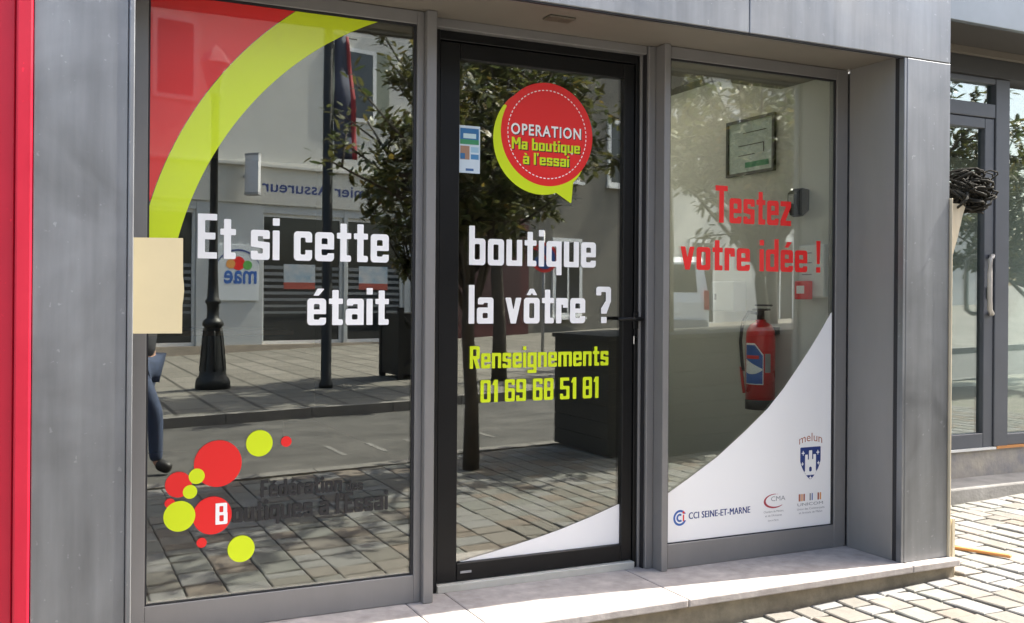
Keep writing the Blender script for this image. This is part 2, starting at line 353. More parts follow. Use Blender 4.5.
h = MB(); h.box(2.446, YD - .016, 1.195, 2.474, YD - .0065, 1.275, .004); h.tube([(2.462, YD - .01, 1.24), (2.462, YD - .055, 1.24)], .009); h.tube([(2.468, YD - .055, 1.24), (2.40, YD - .056, 1.242), (2.345, YD - .05, 1.24)], [.010, .009, .008])
h.build('handle', blackm, door)
k = MB(); k.box(2.449, YD - .012, 1.125, 2.467, YD - .0062, 1.165, .004); k.build('lock', steel, door)
B('bottom_plate', (1.61, YD - .010, .183, 1.66, YD - .0065, .192), mat('plate', (.35, .35, .35), .4), door)
# doorstep: slabs on a rough riser
step = MB().box(.29, -.385, -.2, 3.945, .13, .082).build('step', riser, shop)
for x0, x1 in ((.29, 1.338), (1.341, 1.53), (1.533, 2.40), (2.403, 3.646), (3.649, 3.952)):
    B('step_slab', (x0, -.414, .0825, x1, .16, ST), tread, step, .006)

# ------------------------------------------------------------------ vinyl on the left window
YG = .0105
A = lambda f, c, r: None
outer = scirc(1.742, 1.268, 1.424); inner = scirc(1.723, 1.218, 1.295); clip = sbox(.3625, 1.3, 1.3685, 2.4155)
def dec(fn, box, hh, y, name, m, parent, label=None):
    o = flat(fn, box, hh, y).build(name, m, parent, fix=False)
    if label: o['label'] = label
    return o
dec(AND(clip, outer, lambda X, Z: -inner(X, Z), lambda X, Z: X - 1.30, lambda X, Z: 1.36 - Z), (.36, 1.3, 1.32, 2.43), .012, YG, 'vinyl_arc', MATS['lime_glossy_vinyl'], WL, 'lime yellow curved band')
dec(AND(clip, lambda X, Z: .002 - outer(X, Z), lambda X, Z: X - .95, lambda X, Z: 1.6 - Z), (.36, 1.55, .96, 2.43), .012, YG, 'vinyl_corner', MATS['red_glossy_vinyl'], WL, 'red corner panel')
text_sdf('Et si cette', .536, 1.261, 1.466, .163, YG).build('lettering', whitev, WL, False)
text_sdf('était', .939, 1.263, 1.2215, .150, YG).build('lettering', whitev, WL, False)
for i, (c, x, z, r) in enumerate((('r', .614, .717, .085), ('r', .476, .650, .046), ('r', .447, .585, .018), ('r', .595, .529, .069), ('r', .558, .433, .018), ('r', .863, .784, .020),
                     ('y', .539, .676, .028), ('y', .516, .621, .025), ('y', .480, .536, .055), ('y', .699, .397, .049), ('y', .763, .783, .049))):
    dec(scirc(x, z, r), (x - r - .01, z - r - .01, x + r + .01, z + r + .01), r / 10, YG - (.0004 if c == 'y' else 0), 'vinyl_dot', yellowv if c == 'y' else redv, WL)
text_sdf('B', .606, .649, .494, .078, YG - .0008).build('lettering', whitev, WL, False)
text_sdf('outiques à l\'Essai', .667, 1.265, .495, .078, YG - .0004).build('lettering', blackv, WL, False)
text_sdf('Fédération', .770, 1.079, .580, .064, YG - .0004).build('lettering', blackv, WL, False)
text_sdf('des', 1.095, 1.163, .580, .040, YG - .0004).build('lettering', blackv, WL, False)
# ------------------------------------------------------------------ vinyl on the door
YV = YD + .0105
def curve_under(pts):                                # below a polyline z(x)
    px = [p[0] for p in pts]; pz = [p[1] for p in pts]
    return lambda X, Z: (Z - np.interp(X, px, pz)) * .85
dec(AND(curve_under([(1.60, .2255), (1.65, .234), (1.76, .2515), (1.874, .273), (2.0, .297), (2.1, .320), (2.244, .359), (2.394, .406)]), sbox(GX0 + .001, GZ0 + .001, GX1 - .001, .5)), (1.595, .22, 2.40, .45), .008, YV, 'vinyl_curve', whitev, door, 'white curved foot panel')
oc = scirc(1.986, 2.012, .232); rc = scirc(2.014, 2.043, .2245)
tail = spoly((2.045, 1.80), (2.134, 1.748), (2.144, 1.86), (2.05, 1.86))
low = lambda X, Z: (Z - 2.152) * .85 + (X - 1.819) * .3
dec(AND(U(AND(oc, low), tail), lambda X, Z: -rc(X, Z)), (1.74, 1.74, 2.25, 2.3), .006, YV, 'speech_bubble_edge', yellowv, door, 'lime yellow edge and tail of the speech bubble')
dec(AND(oc, lambda X, Z: -low(X, Z), lambda X, Z: -rc(X, Z)), (1.74, 1.95, 2.1, 2.3), .006, YV, 'speech_bubble_edge', mat('orange_red_vinyl', (.70, .06, .02), .3), door)
dec(rc, (1.78, 1.81, 2.25, 2.28), .008, YV - .0002, 'speech_bubble', redv, door, 'red disc of the speech bubble')
dm = MB()
for i in range(64):
    a0, a1 = 2 * math.pi * i / 64, 2 * math.pi * (i + .55) / 64
    dm.add([(2.014 + r * math.cos(a), YV - .0006, 2.043 + r * math.sin(a)) for a, r in ((a0, .1895), (a1, .1895), (a1, .1935), (a0, .1935))], [(0, 1, 2, 3)])
dm.build('dashed_ring', whitev, door, False)
font_text('OPERATION', 1.841, 2.184, 2.0305, .046, YV - .0006, .022, 1.16).build('lettering', blackv, door, False)
font_text('OPERATION', 1.837, 2.180, 2.034, .046, YV - .0010, .022, 1.16).build('lettering', whitev, door, False)
for dx, dz, m, e in ((.005, -.004, blackv, .0006), (0, 0, yellowv, .0010)):
    text_sdf('Ma boutique', 1.841 + dx, 2.175 + dx, 1.970 + dz, .051, YV - e).build('lettering', m, door, False)
    text_sdf("à l'essai", 1.895 + dx, 2.121 + dx, 1.908 + dz, .051, YV - e).build('lettering', m, door, False)
text_sdf('*', 2.128, 2.142, 1.920, .06, YV - .001).build('lettering', whitev, door, False)
text_sdf('boutique', 1.647, 2.261, 1.4685, .165, YV).build('lettering', whitev, door, False)
text_sdf('la vôtre ?', 1.647, 2.341, 1.2215, .163, YV).build('lettering', whitev, door, False)
text_sdf('Renseignements', 1.654, 2.330, 1.032, .095, YV).build('lettering', yellowv, door, False)
text_sdf('01 69 68 51 81', 1.704, 2.280, .888, .095, YV).build('lettering', yellowv, door, False)
stk = B('sticker', (1.5965, YV - .0012, 1.853, 1.693, YV, 2.051), mat('sticker_white', (.62, .72, .78), .35), door)
for nm, bx, c in (('sticker_picture', (1.602, 1.973, 1.687, 2.040), (.03, .16, .36)), ('sticker_picture', (1.602, 1.973, 1.687, 1.993), (.05, .28, .12)), ('sticker_picture', (1.616, 1.998, 1.674, 2.018), (.55, .72, .74)),
                  ('sticker_picture', (1.603, 1.909, 1.645, 1.966), (.38, .22, .14)), ('sticker_picture', (1.603, 1.911, 1.624, 1.935), (.04, .16, .34)), ('sticker_picture', (1.651, 1.911, 1.687, 1.932), (.07, .24, .46)), ('sticker_picture', (1.651, 1.940, 1.687, 1.963), (.35, .55, .68)), ('sticker_picture', (1.628, 1.862, 1.664, 1.872), (.05, .14, .33))):
    off = .0016 + .0003 * random.random() + (.0006 if c in ((.05, .28, .12), (.05, .16, .34)) else 0) + (.0012 if c in ((.55, .72, .74),) else 0) + (.0006 if c == (.04, .16, .34) else 0)
    MB().add([(bx[0], YV - off, bx[1]), (bx[2], YV - off, bx[1]), (bx[2], YV - off, bx[3]), (bx[0], YV - off, bx[3])], [(0, 1, 2, 3)]).build(nm, mat('sticker_ink', c, .4), stk, False)
# ------------------------------------------------------------------ vinyl on the right window
dec(AND(curve_under([(2.576, .450), (2.70, .515), (2.859, .603), (3.024, .718), (3.151, .814), (3.25, .910), (3.332, 1.004), (3.40, 1.084), (3.462, 1.162), (3.557, 1.292)]), sbox(2.5765, ZB + .004, 3.5465, 1.4)), (2.57, .22, 3.56, 1.32), .007, YG, 'vinyl_curve', whitev, WR, 'white curved panel carrying the partner logos')
text_sdf('Testez', 2.838, 3.285, 1.687, .172, YG).build('lettering', redv, WR, False)
text_sdf('votre idée !', 2.646, 3.471, 1.466, .155, YG).build('lettering', redv, WR, False)
YL = YG - .0005
cc = lambda r0, r1, x, z: SUB(scirc(x, z, r1), scirc(x, z, r0), sbox(x + .008, z - .013, x + .1, z + .016))
dec(U(cc(.026, .036, 2.653, .339), cc(.010, .019, 2.653, .339)), (2.61, .30, 2.70, .38), .0025, YL, 'chamber_logo', bluev, WR)
dec(U(sbox(2.669, .322, 2.676, .352), scirc(2.6725, .362, .006)), (2.66, .31, 2.69, .375), .002, YL - .0003, 'chamber_logo', redv, WR)
for e_ in (0, 1): font_text('CCI SEINE-ET-MARNE', 2.701 + .0022 * e_, 3.050 + .0022 * e_, .329, .030, YL - .0003 * e_, 0, 1.06).build('lettering', navyv, WR, False)
def ell(cx, cz, a, b): return lambda X, Z: (np.hypot((X - cx) / a, (Z - cz) / b) - 1) * min(a, b)
dec(AND(SUB(ell(3.196, .372, .064, .034), ell(3.204, .374, .060, .0295)), lambda X, Z: X - 3.245), (3.12, .33, 3.27, .41), .0022, YL, 'crafts_logo', crimv, WR)
font_text('CMA', 3.176, 3.262, .372, .022, YL - .0003).build('lettering', greyv, WR, False)
font_text('Chambre de Métiers', 3.132, 3.252, .318, .010, YL).build('lettering', greyv, WR, False)
font_text('et de l\'Artisanat', 3.142, 3.242, .299, .010, YL).build('lettering', greyv, WR, False)
font_text('Seine et Marne', 3.158, 3.222, .277, .008, YL).build('lettering', greyv, WR, False)
for i, (dx, w, m) in enumerate(((.0, .012, brownv), (.016, .009, orangev), (.029, .010, brownv), (.068, .009, greyv), (.082, .006, bluev), (.118, .011, brownv), (.133, .008, orangev))):
    dec(sbox(3.345 + dx, .357, 3.345 + dx + w, .392), (3.34 + dx, .35, 3.365 + dx, .40), .003, YL, 'union_logo', m, WR)
font_text('UNICOM', 3.338, 3.498, .334, .014, YL).build('lettering', greyv, WR, False)
font_text('Union des Commerçants', 3.336, 3.508, .314, .010, YL).build('lettering', greyv, WR, False)
font_text('et Artisans de Melun', 3.348, 3.494, .296, .010, YL).build('lettering', greyv, WR, False)
mt = font_text('melun', 3.346, 3.490, .632, .040, YL)
mt.v = [(x, y, z + .014 * (1 - ((x - 3.418) / .072) ** 2)) for x, y, z in mt.v]; mt.build('lettering', brownv, WR, False)
sx, sz = 3.417, .545
shield = AND(sbox(sx - .064, sz - .1, sx + .064, sz + .072), scirc(sx + .10, sz + .05, .170), scirc(sx - .10, sz + .05, .170))
dec(shield, (3.34, .44, 3.49, .63), .004, YL, 'town_crest', navyv, WR, 'navy shield with white castle')
castle = U(sbox(sx - .034, sz - .045, sx + .034, sz + .012), sbox(sx - .034, sz + .01, sx - .017, sz + .036), sbox(sx + .017, sz + .01, sx + .034, sz + .036), sbox(sx - .010, sz, sx + .010, sz + .056), spoly((sx - .040, sz - .045), (sx + .040, sz - .045), (sx + .026, sz - .064), (sx - .026, sz - .064)))
cross = lambda x, z, r: U(sbox(x - r, z - r * .25, x + r, z + r * .25), sbox(x - r * .25, z - r * 1.2, x + r * .25, z + r * 1.2))
dec(U(SUB(castle, sbox(sx - .008, sz - .047, sx + .008, sz - .024, .007)), cross(sx - .046, sz + .044, .010), cross(sx + .046, sz + .044, .010), cross(sx, sz - .078, .009), cross(sx - .050, sz - .008, .008), cross(sx + .050, sz - .008, .008)), (3.34, .44, 3.49, .63), .0028, YL - .0004, 'town_crest', whitev, WR)
# beige board taped to the pillar edge
pb = [(.2872, 1.207), (.441, 1.2065), (.4415, 1.30), (.444, 1.318), (.4465, 1.345), (.4455, 1.37), (.4425, 1.392), (.442, 1.519), (.2872, 1.516)]
o = MB().prism(pb, -.325, -.313).build('paper_board', paper); tag(o, 'blank beige board sticking out from left pillar over the window', 'board')

# ------------------------------------------------------------------ inside the shop
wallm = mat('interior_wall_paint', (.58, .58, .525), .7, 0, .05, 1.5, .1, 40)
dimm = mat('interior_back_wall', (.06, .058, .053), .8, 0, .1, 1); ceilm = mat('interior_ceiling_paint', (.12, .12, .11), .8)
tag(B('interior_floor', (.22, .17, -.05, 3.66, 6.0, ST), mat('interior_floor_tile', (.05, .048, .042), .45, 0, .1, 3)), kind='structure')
cm = MB(); cm.box(.22, .51, 2.62, 2.60, 6.0, 2.70); cm.box(2.6005, .51, 2.62, 3.66, .75, 2.70); cm.box(2.6005, 2.35, 2.62, 3.66, 6.0, 2.70); cm.box(3.52, .7505, 2.62, 3.66, 2.3495, 2.70)
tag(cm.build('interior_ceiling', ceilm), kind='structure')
added_sky_l = MB(); added_sky_l.box(2.56, .70, 2.7005, 2.60, 2.40, 2.86); added_sky_l.box(3.52, .70, 2.7005, 3.56, 2.40, 2.86); added_sky_l.box(2.6005, .70, 2.7005, 3.5195, .75, 2.86); added_sky_l.box(2.6005, 2.35, 2.7005, 3.5195, 2.40, 2.86); added_sky_l = added_sky_l.build('added_skylight', alu, shop)  # unseen roof opening added to light the wall behind the right window
B('added_skylight_pane', (2.58, .72, 2.861, 3.54, 2.38, 2.869), glass_mat('added_skylight_glass', .04, (.9, .92, .9)), added_sky_l)  # pane over the added roof opening
tag(B('interior_wall_right', (3.635, .055, ST + .001, 3.69, 6.0, 2.6195), wallm), kind='structure')
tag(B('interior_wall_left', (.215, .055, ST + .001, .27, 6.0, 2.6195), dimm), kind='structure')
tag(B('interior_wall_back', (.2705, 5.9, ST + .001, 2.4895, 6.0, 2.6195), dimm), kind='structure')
tag(B('added_partition', (2.49, .135, ST + .001, 2.509, 6.0, 2.6195), dimm), kind='structure')  # added wall that keeps the roof light out of the left room
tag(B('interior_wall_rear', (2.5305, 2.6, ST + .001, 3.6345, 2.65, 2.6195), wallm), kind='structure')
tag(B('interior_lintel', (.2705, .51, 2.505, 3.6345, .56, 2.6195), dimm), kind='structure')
tag(B('bounce_partition_face', (2.5095, .135, ST + .001, 2.53, 2.599, 2.6195), mat('partition_bounce_white', (.75, .75, .70), .7)), kind='structure')  # pale face added to bounce roof light onto the right wall
WX = 3.634
def extinguisher():
    x, y, z = WX - .105, .522, .745
    e = tag(empty('fire_extinguisher', (x, y, z)), 'red fire extinguisher hung on the interior wall behind the right window', 'extinguisher')
    rd = mat('extinguisher_red', (.74, .014, .016), .28, 0, .05, 6, coat=.4)
    MB().lathe([(.0, .032), (.078, .032), (.078, .38), (.074, .42), (.058, .452), (.030, .468), (.026, .48), (0, .48)], (x, y, z), 28).build('cylinder', rd, e)
    MB().lathe([(0, 0), (.080, 0), (.080, .05), (.076, .055), (0, .055)], (x, y, z), 28).build('base', blackv, e)
    v = MB(); v.lathe([(.02, .478), (.02, .53), (.012, .535)], (x, y, z), 14); v.box(x - .02, y - .06, z + .528, x + .02, y + .05, z + .54, .004); v.box(x - .012, y - .085, z + .552, x + .012, y + .04, z + .562, .004)
    v.build('valve', blackv, e)
    MB().tube([(x - .01, y + .02, z + .515), (x - .02, y + .075, z + .52), (x - .03, y + .115, z + .46), (x - .035, y + .125, z + .36), (x - .04, y + .105, z + .25), (x - .045, y + .088, z + .2)], .0095).build('hose', blackv, e)
    MB().tube([(x - .045, y + .088, z + .2), (x - .045, y + .105, z + .22), (x - .045, y + .088, z + .12), (x - .045, y + .078, z + .08)], .009).build('nozzle', rd, e)
    def wrap(nm, a0, a1, z0, z1, r, m, n=10, shape=None):
        w = MB(); vs = []
        for i in range(n + 1):
            t = i / n; a = math.radians(a0 + (a1 - a0) * t); lo, hi = (z0, z1) if shape is None else shape(t)
            vs += [(x + r * math.cos(a), y + r * math.sin(a), z + lo), (x + r * math.cos(a), y + r * math.sin(a), z + hi)]
        w.add(vs, [(2 * i, 2 * i + 2, 2 * i + 3, 2 * i + 1) for i in range(n)], True); return w.build(nm, m, e, False)
    wrap('label_border', 160, 242, .135, .36, .0786, whitev, 12, lambda t: (.135, .355 if t < .6 else .355 - .06 * (t - .6) / .4))
    wrap('label_print', 163, 239, .14, .35, .0790, bluev, 12, lambda t: (.140, .345 if t < .6 else .345 - .055 * (t - .6) / .4))
    wrap('label_print', 164, 238, .19, .26, .0794, whitev, 10, lambda t: (.19 + .06 * (t - .4) ** 2, .27 - .05 * t))
    wrap('label_print', 168, 225, .272, .29, .0797, redv, 8)
    wrap('label_notice', 248, 272, .2, .3, .0788, mat('notice_grey', (.36, .33, .31), .5), 6)
    w = MB(); w.box(x + .07, y - .03, z + .40, WX, y + .03, z + .44); w.build('bracket', blackv, e)
extinguisher()
pf = tag(empty('picture_frame', (WX, .735, 2.04)), 'thin black framed plan hanging on the interior wall above the extinguisher', 'picture')
fm = MB(); fm.box(WX - .02, .530, 2.035, WX - .001, .546, 2.352); fm.box(WX - .02, .928, 2.035, WX - .001, .944, 2.352); fm.box(WX - .02, .546, 2.336, WX - .001, .928, 2.352); fm.box(WX - .02, .546, 2.035, WX - .001, .928, 2.051); fm.build('frame', blackv, pf)
B('sheet', (WX - .010, .5465, 2.0515, WX - .002, .9275, 2.3355), mat('plan_sheet', (.33, .40, .37), .25, 0, .12, 6), pf)
for a in ((.62, .84, 2.20, 2.205), (.62, .625, 2.15, 2.205), (.70, .84, 2.145, 2.150), (.60, .80, 2.27, 2.275)): B('drawn_line', (WX - .0125, a[0], a[2], WX - .0105, a[1], a[3]), blackv, pf)
B('drawn_patch', (WX - .0125, .58, 2.075, WX - .0105, .78, 2.105), mat('plan_green', (.03, .22, .10), .5), pf)
PX = 3.634
cb = tag(B('wall_cabinet', (PX - .045, .115, 1.345, PX, .30, 1.615), mat('cabinet_white', (.74, .75, .72), .4), None, .008), 'white wall cabinet by the right edge of the right window', 'cabinet')
for zz in (1.46, 1.52, 1.57): B('cabinet_slot', (PX - .047, .20, zz, PX - .0452, .27, zz + .006), greyv, cb)
al = tag(B('alarm_call_point', (PX - .085, .19, 1.335, PX - .0455, .285, 1.43), redv, None, .006), 'red alarm call point in front of the white wall cabinet', 'alarm')
B('alarm_plate', (PX - .087, .21, 1.365, PX - .0852, .265, 1.405), whitev, al)
lp = tag(empty('wall_lamp', (PX, .32, 1.77)), 'black curved wall lamp above the white cabinet', 'lamp')
MB().prism([(PX - .002, 1.905), (PX - .05, 1.912), (PX - .085, 1.890), (PX - .090, 1.83), (PX - .07, 1.775), (PX - .045, 1.765), (PX - .002, 1.80)], .27, .338).build('lamp_body', blackm, lp)
B('lamp_lens', (PX - .094, .285, 1.83, PX - .0905, .325, 1.88), mat('lamp_lens', (.2, .2, .2), .2), lp)
eb = tag(B('electrical_box', (WX - .09, .775, 1.265, WX - .001, .985, 1.435), mat('box_white', (.72, .73, .70), .4), None, .006), 'small white electrical box on the interior wall left of the extinguisher', 'electrical box')
B('box_latch', (WX - .094, .93, 1.33, WX - .0905, .945, 1.365), blackv, eb)
gb = tag(B('exit_light', (PX - .03, .36 - .06, 1.30 + .07, PX, .40 - .06, 1.43), mat('green_plastic', (.02, .25, .12), .4), None, .004), 'small green call box beside the red alarm', 'call box')
tb = tag(empty('counter_desk', (1.0, 4.6, ST)), 'dark counter standing far back inside the dim shop', 'counter')
B('counter_top', (.6, 4.3, 1.02, 1.9, 4.95, 1.06), mat('counter_wood', (.14, .09, .05), .5), tb, .004); B('counter_body', (.66, 4.38, ST, 1.84, 4.92, 1.019), mat('counter_dark', (.05, .05, .05), .6), tb)

# ------------------------------------------------------------------ neighbours on our side
rn = tag(empty('red_shop', (-1.2, -.4, 0)), 'bright red clad shopfront cut off at the left edge of the photo', 'shop')
B('corner_trim', (-.052, -.366, -.3, -.0055, 1, 3.4), redm, rn, .006)
for k_ in range(4): B('cladding_panel', (-.0535 - .315 * (k_ + 1) + .004, -.352, -.3, -.0535 - .315 * k_, 1, 3.4), redm, rn, .004)
B('wall', (-9, -.30, -.4, -1.314, 6, 9), mat('red_shop_wall', (.38, .30, .26), .85, 0, .1, 2), rn); B('upper_wall', (-1.3, -.28, 3.4, -.0055, 6, 9), MATS['red_shop_wall'], rn)
anth = mat('anthracite_frame', (.082, .090, .104), .4, .1, .08, 4)
nb = tag(empty('neighbour_shop', (6.5, .95, .1)), 'recessed neighbouring shop with anthracite door frames right of the pillar', 'shop')
slate = mat('slate_fascia', (.20, .225, .245), .22, .1, .15, 1.2)
B('fascia', (3.93, .46, 3.0, 12, .5, 3.9), slate, nb, .003)
B('soffit', (3.93, .501, 3.0, 12, 1.2, 3.06), mat('dark_soffit', (.065, .058, .05), .7), nb)
B('soffit_rail', (3.93, .86, 2.955, 12, .90, 2.9985), mat('soffit_rail', (.16, .14, .11), .6), nb)
B('header', (3.93, .915, 2.84, 12, 1.05, 2.9985), mat('header_dark', (.05, .05, .05), .6), nb)
B('upper_wall', (3.93, .5, 3.9, 12, .88, 8), mat('neighbour_render', (.52, .48, .40), .85, 0, .1, 2), nb)
YN = .95
B('plinth', (3.93, YN + .005, -.1, 12, 1.15, .333), mat('rough_plinth', (.24, .235, .235), .9, 0, .35, 6, .9, 30, col2=(.42, .38, .31)), nb)
B('step', (3.93, .68, -.1, 12, YN + .004, .160), conc, nb, .012)
B('sill', (3.93, YN - .015, .3335, 5.885, YN + .10, .349), mat('sill_white', (.7, .7, .66), .6), nb)
B('wood_packer', (5.90, YN - .01, .3335, 7.2, YN + .06, .352), mat('orange_wood', (.55, .24, .07), .6), nb)
leaf = frame_mesh(4.80, 5.862, .3495, 2.566, 4.91, 5.772, .445, 2.497, YN, YN + .06, .004).build('door', anth, nb)
B('glass_pane', (4.905, YN + .03, .44, 5.777, YN + .038, 2.50), glass2, leaf)
hd = MB(); hd.tube([(5.835, YN - .004, 1.635), (5.79, YN - .05, 1.637), (5.755, YN - .062, 1.61), (5.75, YN - .064, 1.52), (5.75, YN - .064, 1.36), (5.755, YN - .062, 1.275), (5.79, YN - .05, 1.25), (5.835, YN - .004, 1.25)], .0165); hd.build('handle', mat('pale_handle', (.50, .47, .42), .4, .2), leaf)
B('lock', (5.795, YN - .012, 1.35, 5.82, YN - .001, 1.43), steel, leaf, .006)
pf2 = MB(); pf2.box(5.8665, YN - .01, .35, 6.003, YN + .06, 2.839, .004); pf2.box(4.70, YN - .006, 2.571, 5.866, YN + .06, 2.665, .004); pf2.box(4.70, YN - .006, 2.80, 5.866, YN + .06, 2.839, .004); pf2.box(4.70, YN - .006, .35, 4.796, YN + .06, 2.5705, .004); pf2.box(3.93, YN - .006, .35, 4.02, YN + .06, 2.839, .004)
pf2.build('door_frame', anth, nb)
B('glass_pane', (4.69, YN + .03, 2.66, 5.87, YN + .038, 2.805), glass2, nb); B('glass_pane', (4.0, YN + .03, .35, 4.71, YN + .038, 2.83), glass2, nb); B('glass_pane', (5.99, YN + .03, .40, 8.3, YN + .038, 2.80), glass2, nb)
B('bottom_rail', (6.0035, YN - .004, .3525, 8.3, YN + .06, .43), anth, nb, .004); B('end_post', (8.301, YN - .01, .35, 8.5, YN + .06, 2.839), anth, nb, .004)
B('end_wall', (8.51, YN, .334, 12, 1.2, 2.839), MATS['neighbour_render'], nb)
B('roof', (3.93, 1.21, 3.0, 12, 4.6, 3.1), MATS['dark_soffit'], nb); B('room_back', (3.93, 4.5, .1, 12, 4.6, 3.0), mat('neighbour_room', (.45, .46, .43), .8, 0, .2, 1), nb); B('room_floor', (3.93, 1.16, .2, 12, 4.49, .34), MATS['interior_floor_tile'], nb)
b = tag(empty('batten', (3.95, -.38, gz(3.95))), 'cream wooden batten with dark tangled cord bundle on top behind the right pillar', 'batten')
MB().box(3.9285, FR - .012, gz(3.93) - .01, 3.9345, FR + .02, 1.82, .001).build('post', cream, b)
B('offcut', (3.946, FR - .012, ST + .001 - .08, 3.966, FR + .02, .30), cream, b, .003)
MB().prism([(3.946, 1.80), (4.06, 1.80), (4.035, 1.74), (4.005, 1.64), (3.975, 1.56), (3.946, 1.53)], -.34, -.31).build('bracket', cream, b)
cbm = mat('dark_cord', (.026, .023, .016), .95, 0, .4, 40)
for i in range(64):
    a = MB(); c = Vector((4.12 + random.uniform(-.035, .03), -.30 + random.uniform(-.04, .04), 1.868 + random.uniform(-.055, .055))); pts = []
    ra, rb2 = random.uniform(.06, .105), random.uniform(.03, .06); ph = random.uniform(-.35, .35)
    for q in range(17):
        w = 2 * math.pi * q / 16; u, vv = ra * math.cos(w), rb2 * math.sin(w)
        pts.append(c + Vector((u * math.cos(ph) - vv * math.sin(ph), .05 * math.sin(w * 2 + i), u * math.sin(ph) + vv * math.cos(ph) + random.uniform(-.006, .006))))
    a.tube(pts, random.uniform(.0035, .007), 5).build('cord_loop', cbm, b)
ws = tag(MB().box(-.14, -.012, 0, .15, .012, .016, .003).build('wood_stick', MATS['orange_wood']), 'orange wooden stick lying on the paving right of the step', 'stick')
ws.location = (4.36, -.19, gz(4.36) + .004); ws.rotation_euler = (0, TILT, math.radians(-74))

# ------------------------------------------------------------------ ground, pavement, kerbs, road
def sheet(name, x0, x1, y0, y1, off, m):
    return tag(MB().add([(x0, y0, gz(x0) + off), (x1, y0, gz(x1) + off), (x1, y1, gz(x1) + off), (x0, y1, gz(x0) + off)], [(0, 1, 2, 3)]).build(name, m, None, False), kind='structure')
KN, KF = -4.02, -7.95
sheet('ground', -120, 120, -160, 60, -.24, mat('ground_soil', (.16, .14, .12), .9, 0, .2, .4))
jm = mat('joint_sand', (.215, .20, .175), .95, 0, .3, 5, col2=(.17, .172, .13))
pav = sheet('pavement', -14, 30, KN, 1.1, -.012, jm)
asph = mat('asphalt', (.072, .069, .063), .85, 0, .38, 2.2, .6, 60)
road = sheet('road', -60, 90, KF, KN, -.11, asph)
# setts: courses run away from the facade
def stone_mat():
    m = bpy.data.materials.new('paving_stone_face'); m.use_nodes = True; n = m.node_tree.nodes; l = m.node_tree.links; b = n['Principled BSDF']
    oi = n.new('ShaderNodeObjectInfo'); ge = n.new('ShaderNodeNewGeometry'); ad = n.new('ShaderNodeMath'); ad.operation = 'ADD'; fr = n.new('ShaderNodeMath'); fr.operation = 'FRACT'
    l.new(oi.outputs['Random'], ad.inputs[0]); l.new(ge.outputs['Random Per Island'], ad.inputs[1]); l.new(ad.outputs[0], fr.inputs[0])
    rp = n.new('ShaderNodeValToRGB'); rp.color_ramp.interpolation = 'CONSTANT'; els = rp.color_ramp.elements
    cols = [(.192, .186, .165), (.206, .201, .189), (.166, .154, .132), (.197, .177, .152), (.214, .21, .199), (.182, .152, .123), (.182, .182, .163)]
    els[0].color = (*cols[0], 1); els[1].position = .15; els[1].color = (*cols[1], 1)
    for i in range(2, 7): q = els.new(i / 7); q.color = (*cols[i], 1)
    l.new(fr.outputs[0], rp.inputs[0])
    tc = n.new('ShaderNodeNewGeometry'); nz = n.new('ShaderNodeTexNoise'); nz.inputs['Scale'].default_value = 14; nz.inputs['Detail'].default_value = 7; nz.inputs['Roughness'].default_value = .7
    l.new(tc.outputs['Position'], nz.inputs['Vector'])
    mr = n.new('ShaderNodeMapRange'); mr.inputs[1].default_value = .3; mr.inputs[2].default_value = .7; mr.inputs[3].default_value = .78; mr.inputs[4].default_value = 1.08; l.new(nz.outputs[0], mr.inputs[0])
    mx = n.new('ShaderNodeMix'); mx.data_type = 'RGBA'; mx.blend_type = 'MULTIPLY'; mx.inputs[0].default_value = 1
    l.new(rp.outputs[0], mx.inputs[6]); l.new(mr.outputs[0], mx.inputs[7]); l.new(mx.outputs[2], b.inputs['Base Color'])
    b.inputs['Roughness'].default_value = .8
    bp = n.new('ShaderNodeBump'); bp.inputs['Strength'].default_value = .5; bp.inputs['Distance'].default_value = .006; l.new(nz.outputs[0], bp.inputs['Height']); l.new(bp.outputs[0], b.inputs['Normal'])
    return m
stm = stone_mat()
def stone_geo(w, l, rnd):
    j = lambda a: rnd.uniform(-a, a); c = .004; h = .010; vs = []
    base = [(-w / 2 + j(.004), -l / 2 + j(.004)), (w / 2 + j(.004), -l / 2 + j(.004)), (w / 2 + j(.004), l / 2 + j(.004)), (-w / 2 + j(.004), l / 2 + j(.004))]
    tz = [h + j(.002) for _ in range(4)]
    for x, y in base: vs.append((x, y, -.02))
    for (x, y), z in zip(base, tz): vs.append((x, y, z - c))
    for (x, y), z in zip(base, tz): vs.append((x - math.copysign(c * 1.3, x), y - math.copysign(c * 1.3, y), z))
    fs = [(8, 9, 10, 11)] + [(i + 4, (i + 1) % 4 + 4, (i + 1) % 4 + 8, i + 8) for i in range(4)] + [(i, (i + 1) % 4, (i + 1) % 4 + 4, i + 4) for i in range(4)]
    return vs, fs
rnd = random.Random(5); stones = []
x = -3.2
while x < 9.0:
    w = rnd.uniform(.14, .215) if x < 2.62 else rnd.uniform(.10, .16); y = KN + .17 + rnd.uniform(0, .05)
    while y < .66:
        l = rnd.choice((.12, .14, .16, .19, .22, .26) if x < 2.62 else (.11, .13, .15, .17, .21)) * rnd.uniform(.9, 1.1)
        cx, cy2 = x + w / 2, y + l / 2
        top = -.39 if cx < 3.96 else .66
        if y + l > top: l = top - y
        if l > .05: stones.append((cx, y + l / 2, w - .007, l - (.008 if cx > 2.62 else .017)))
        y += l
        if y > top - .03: break
    x += w
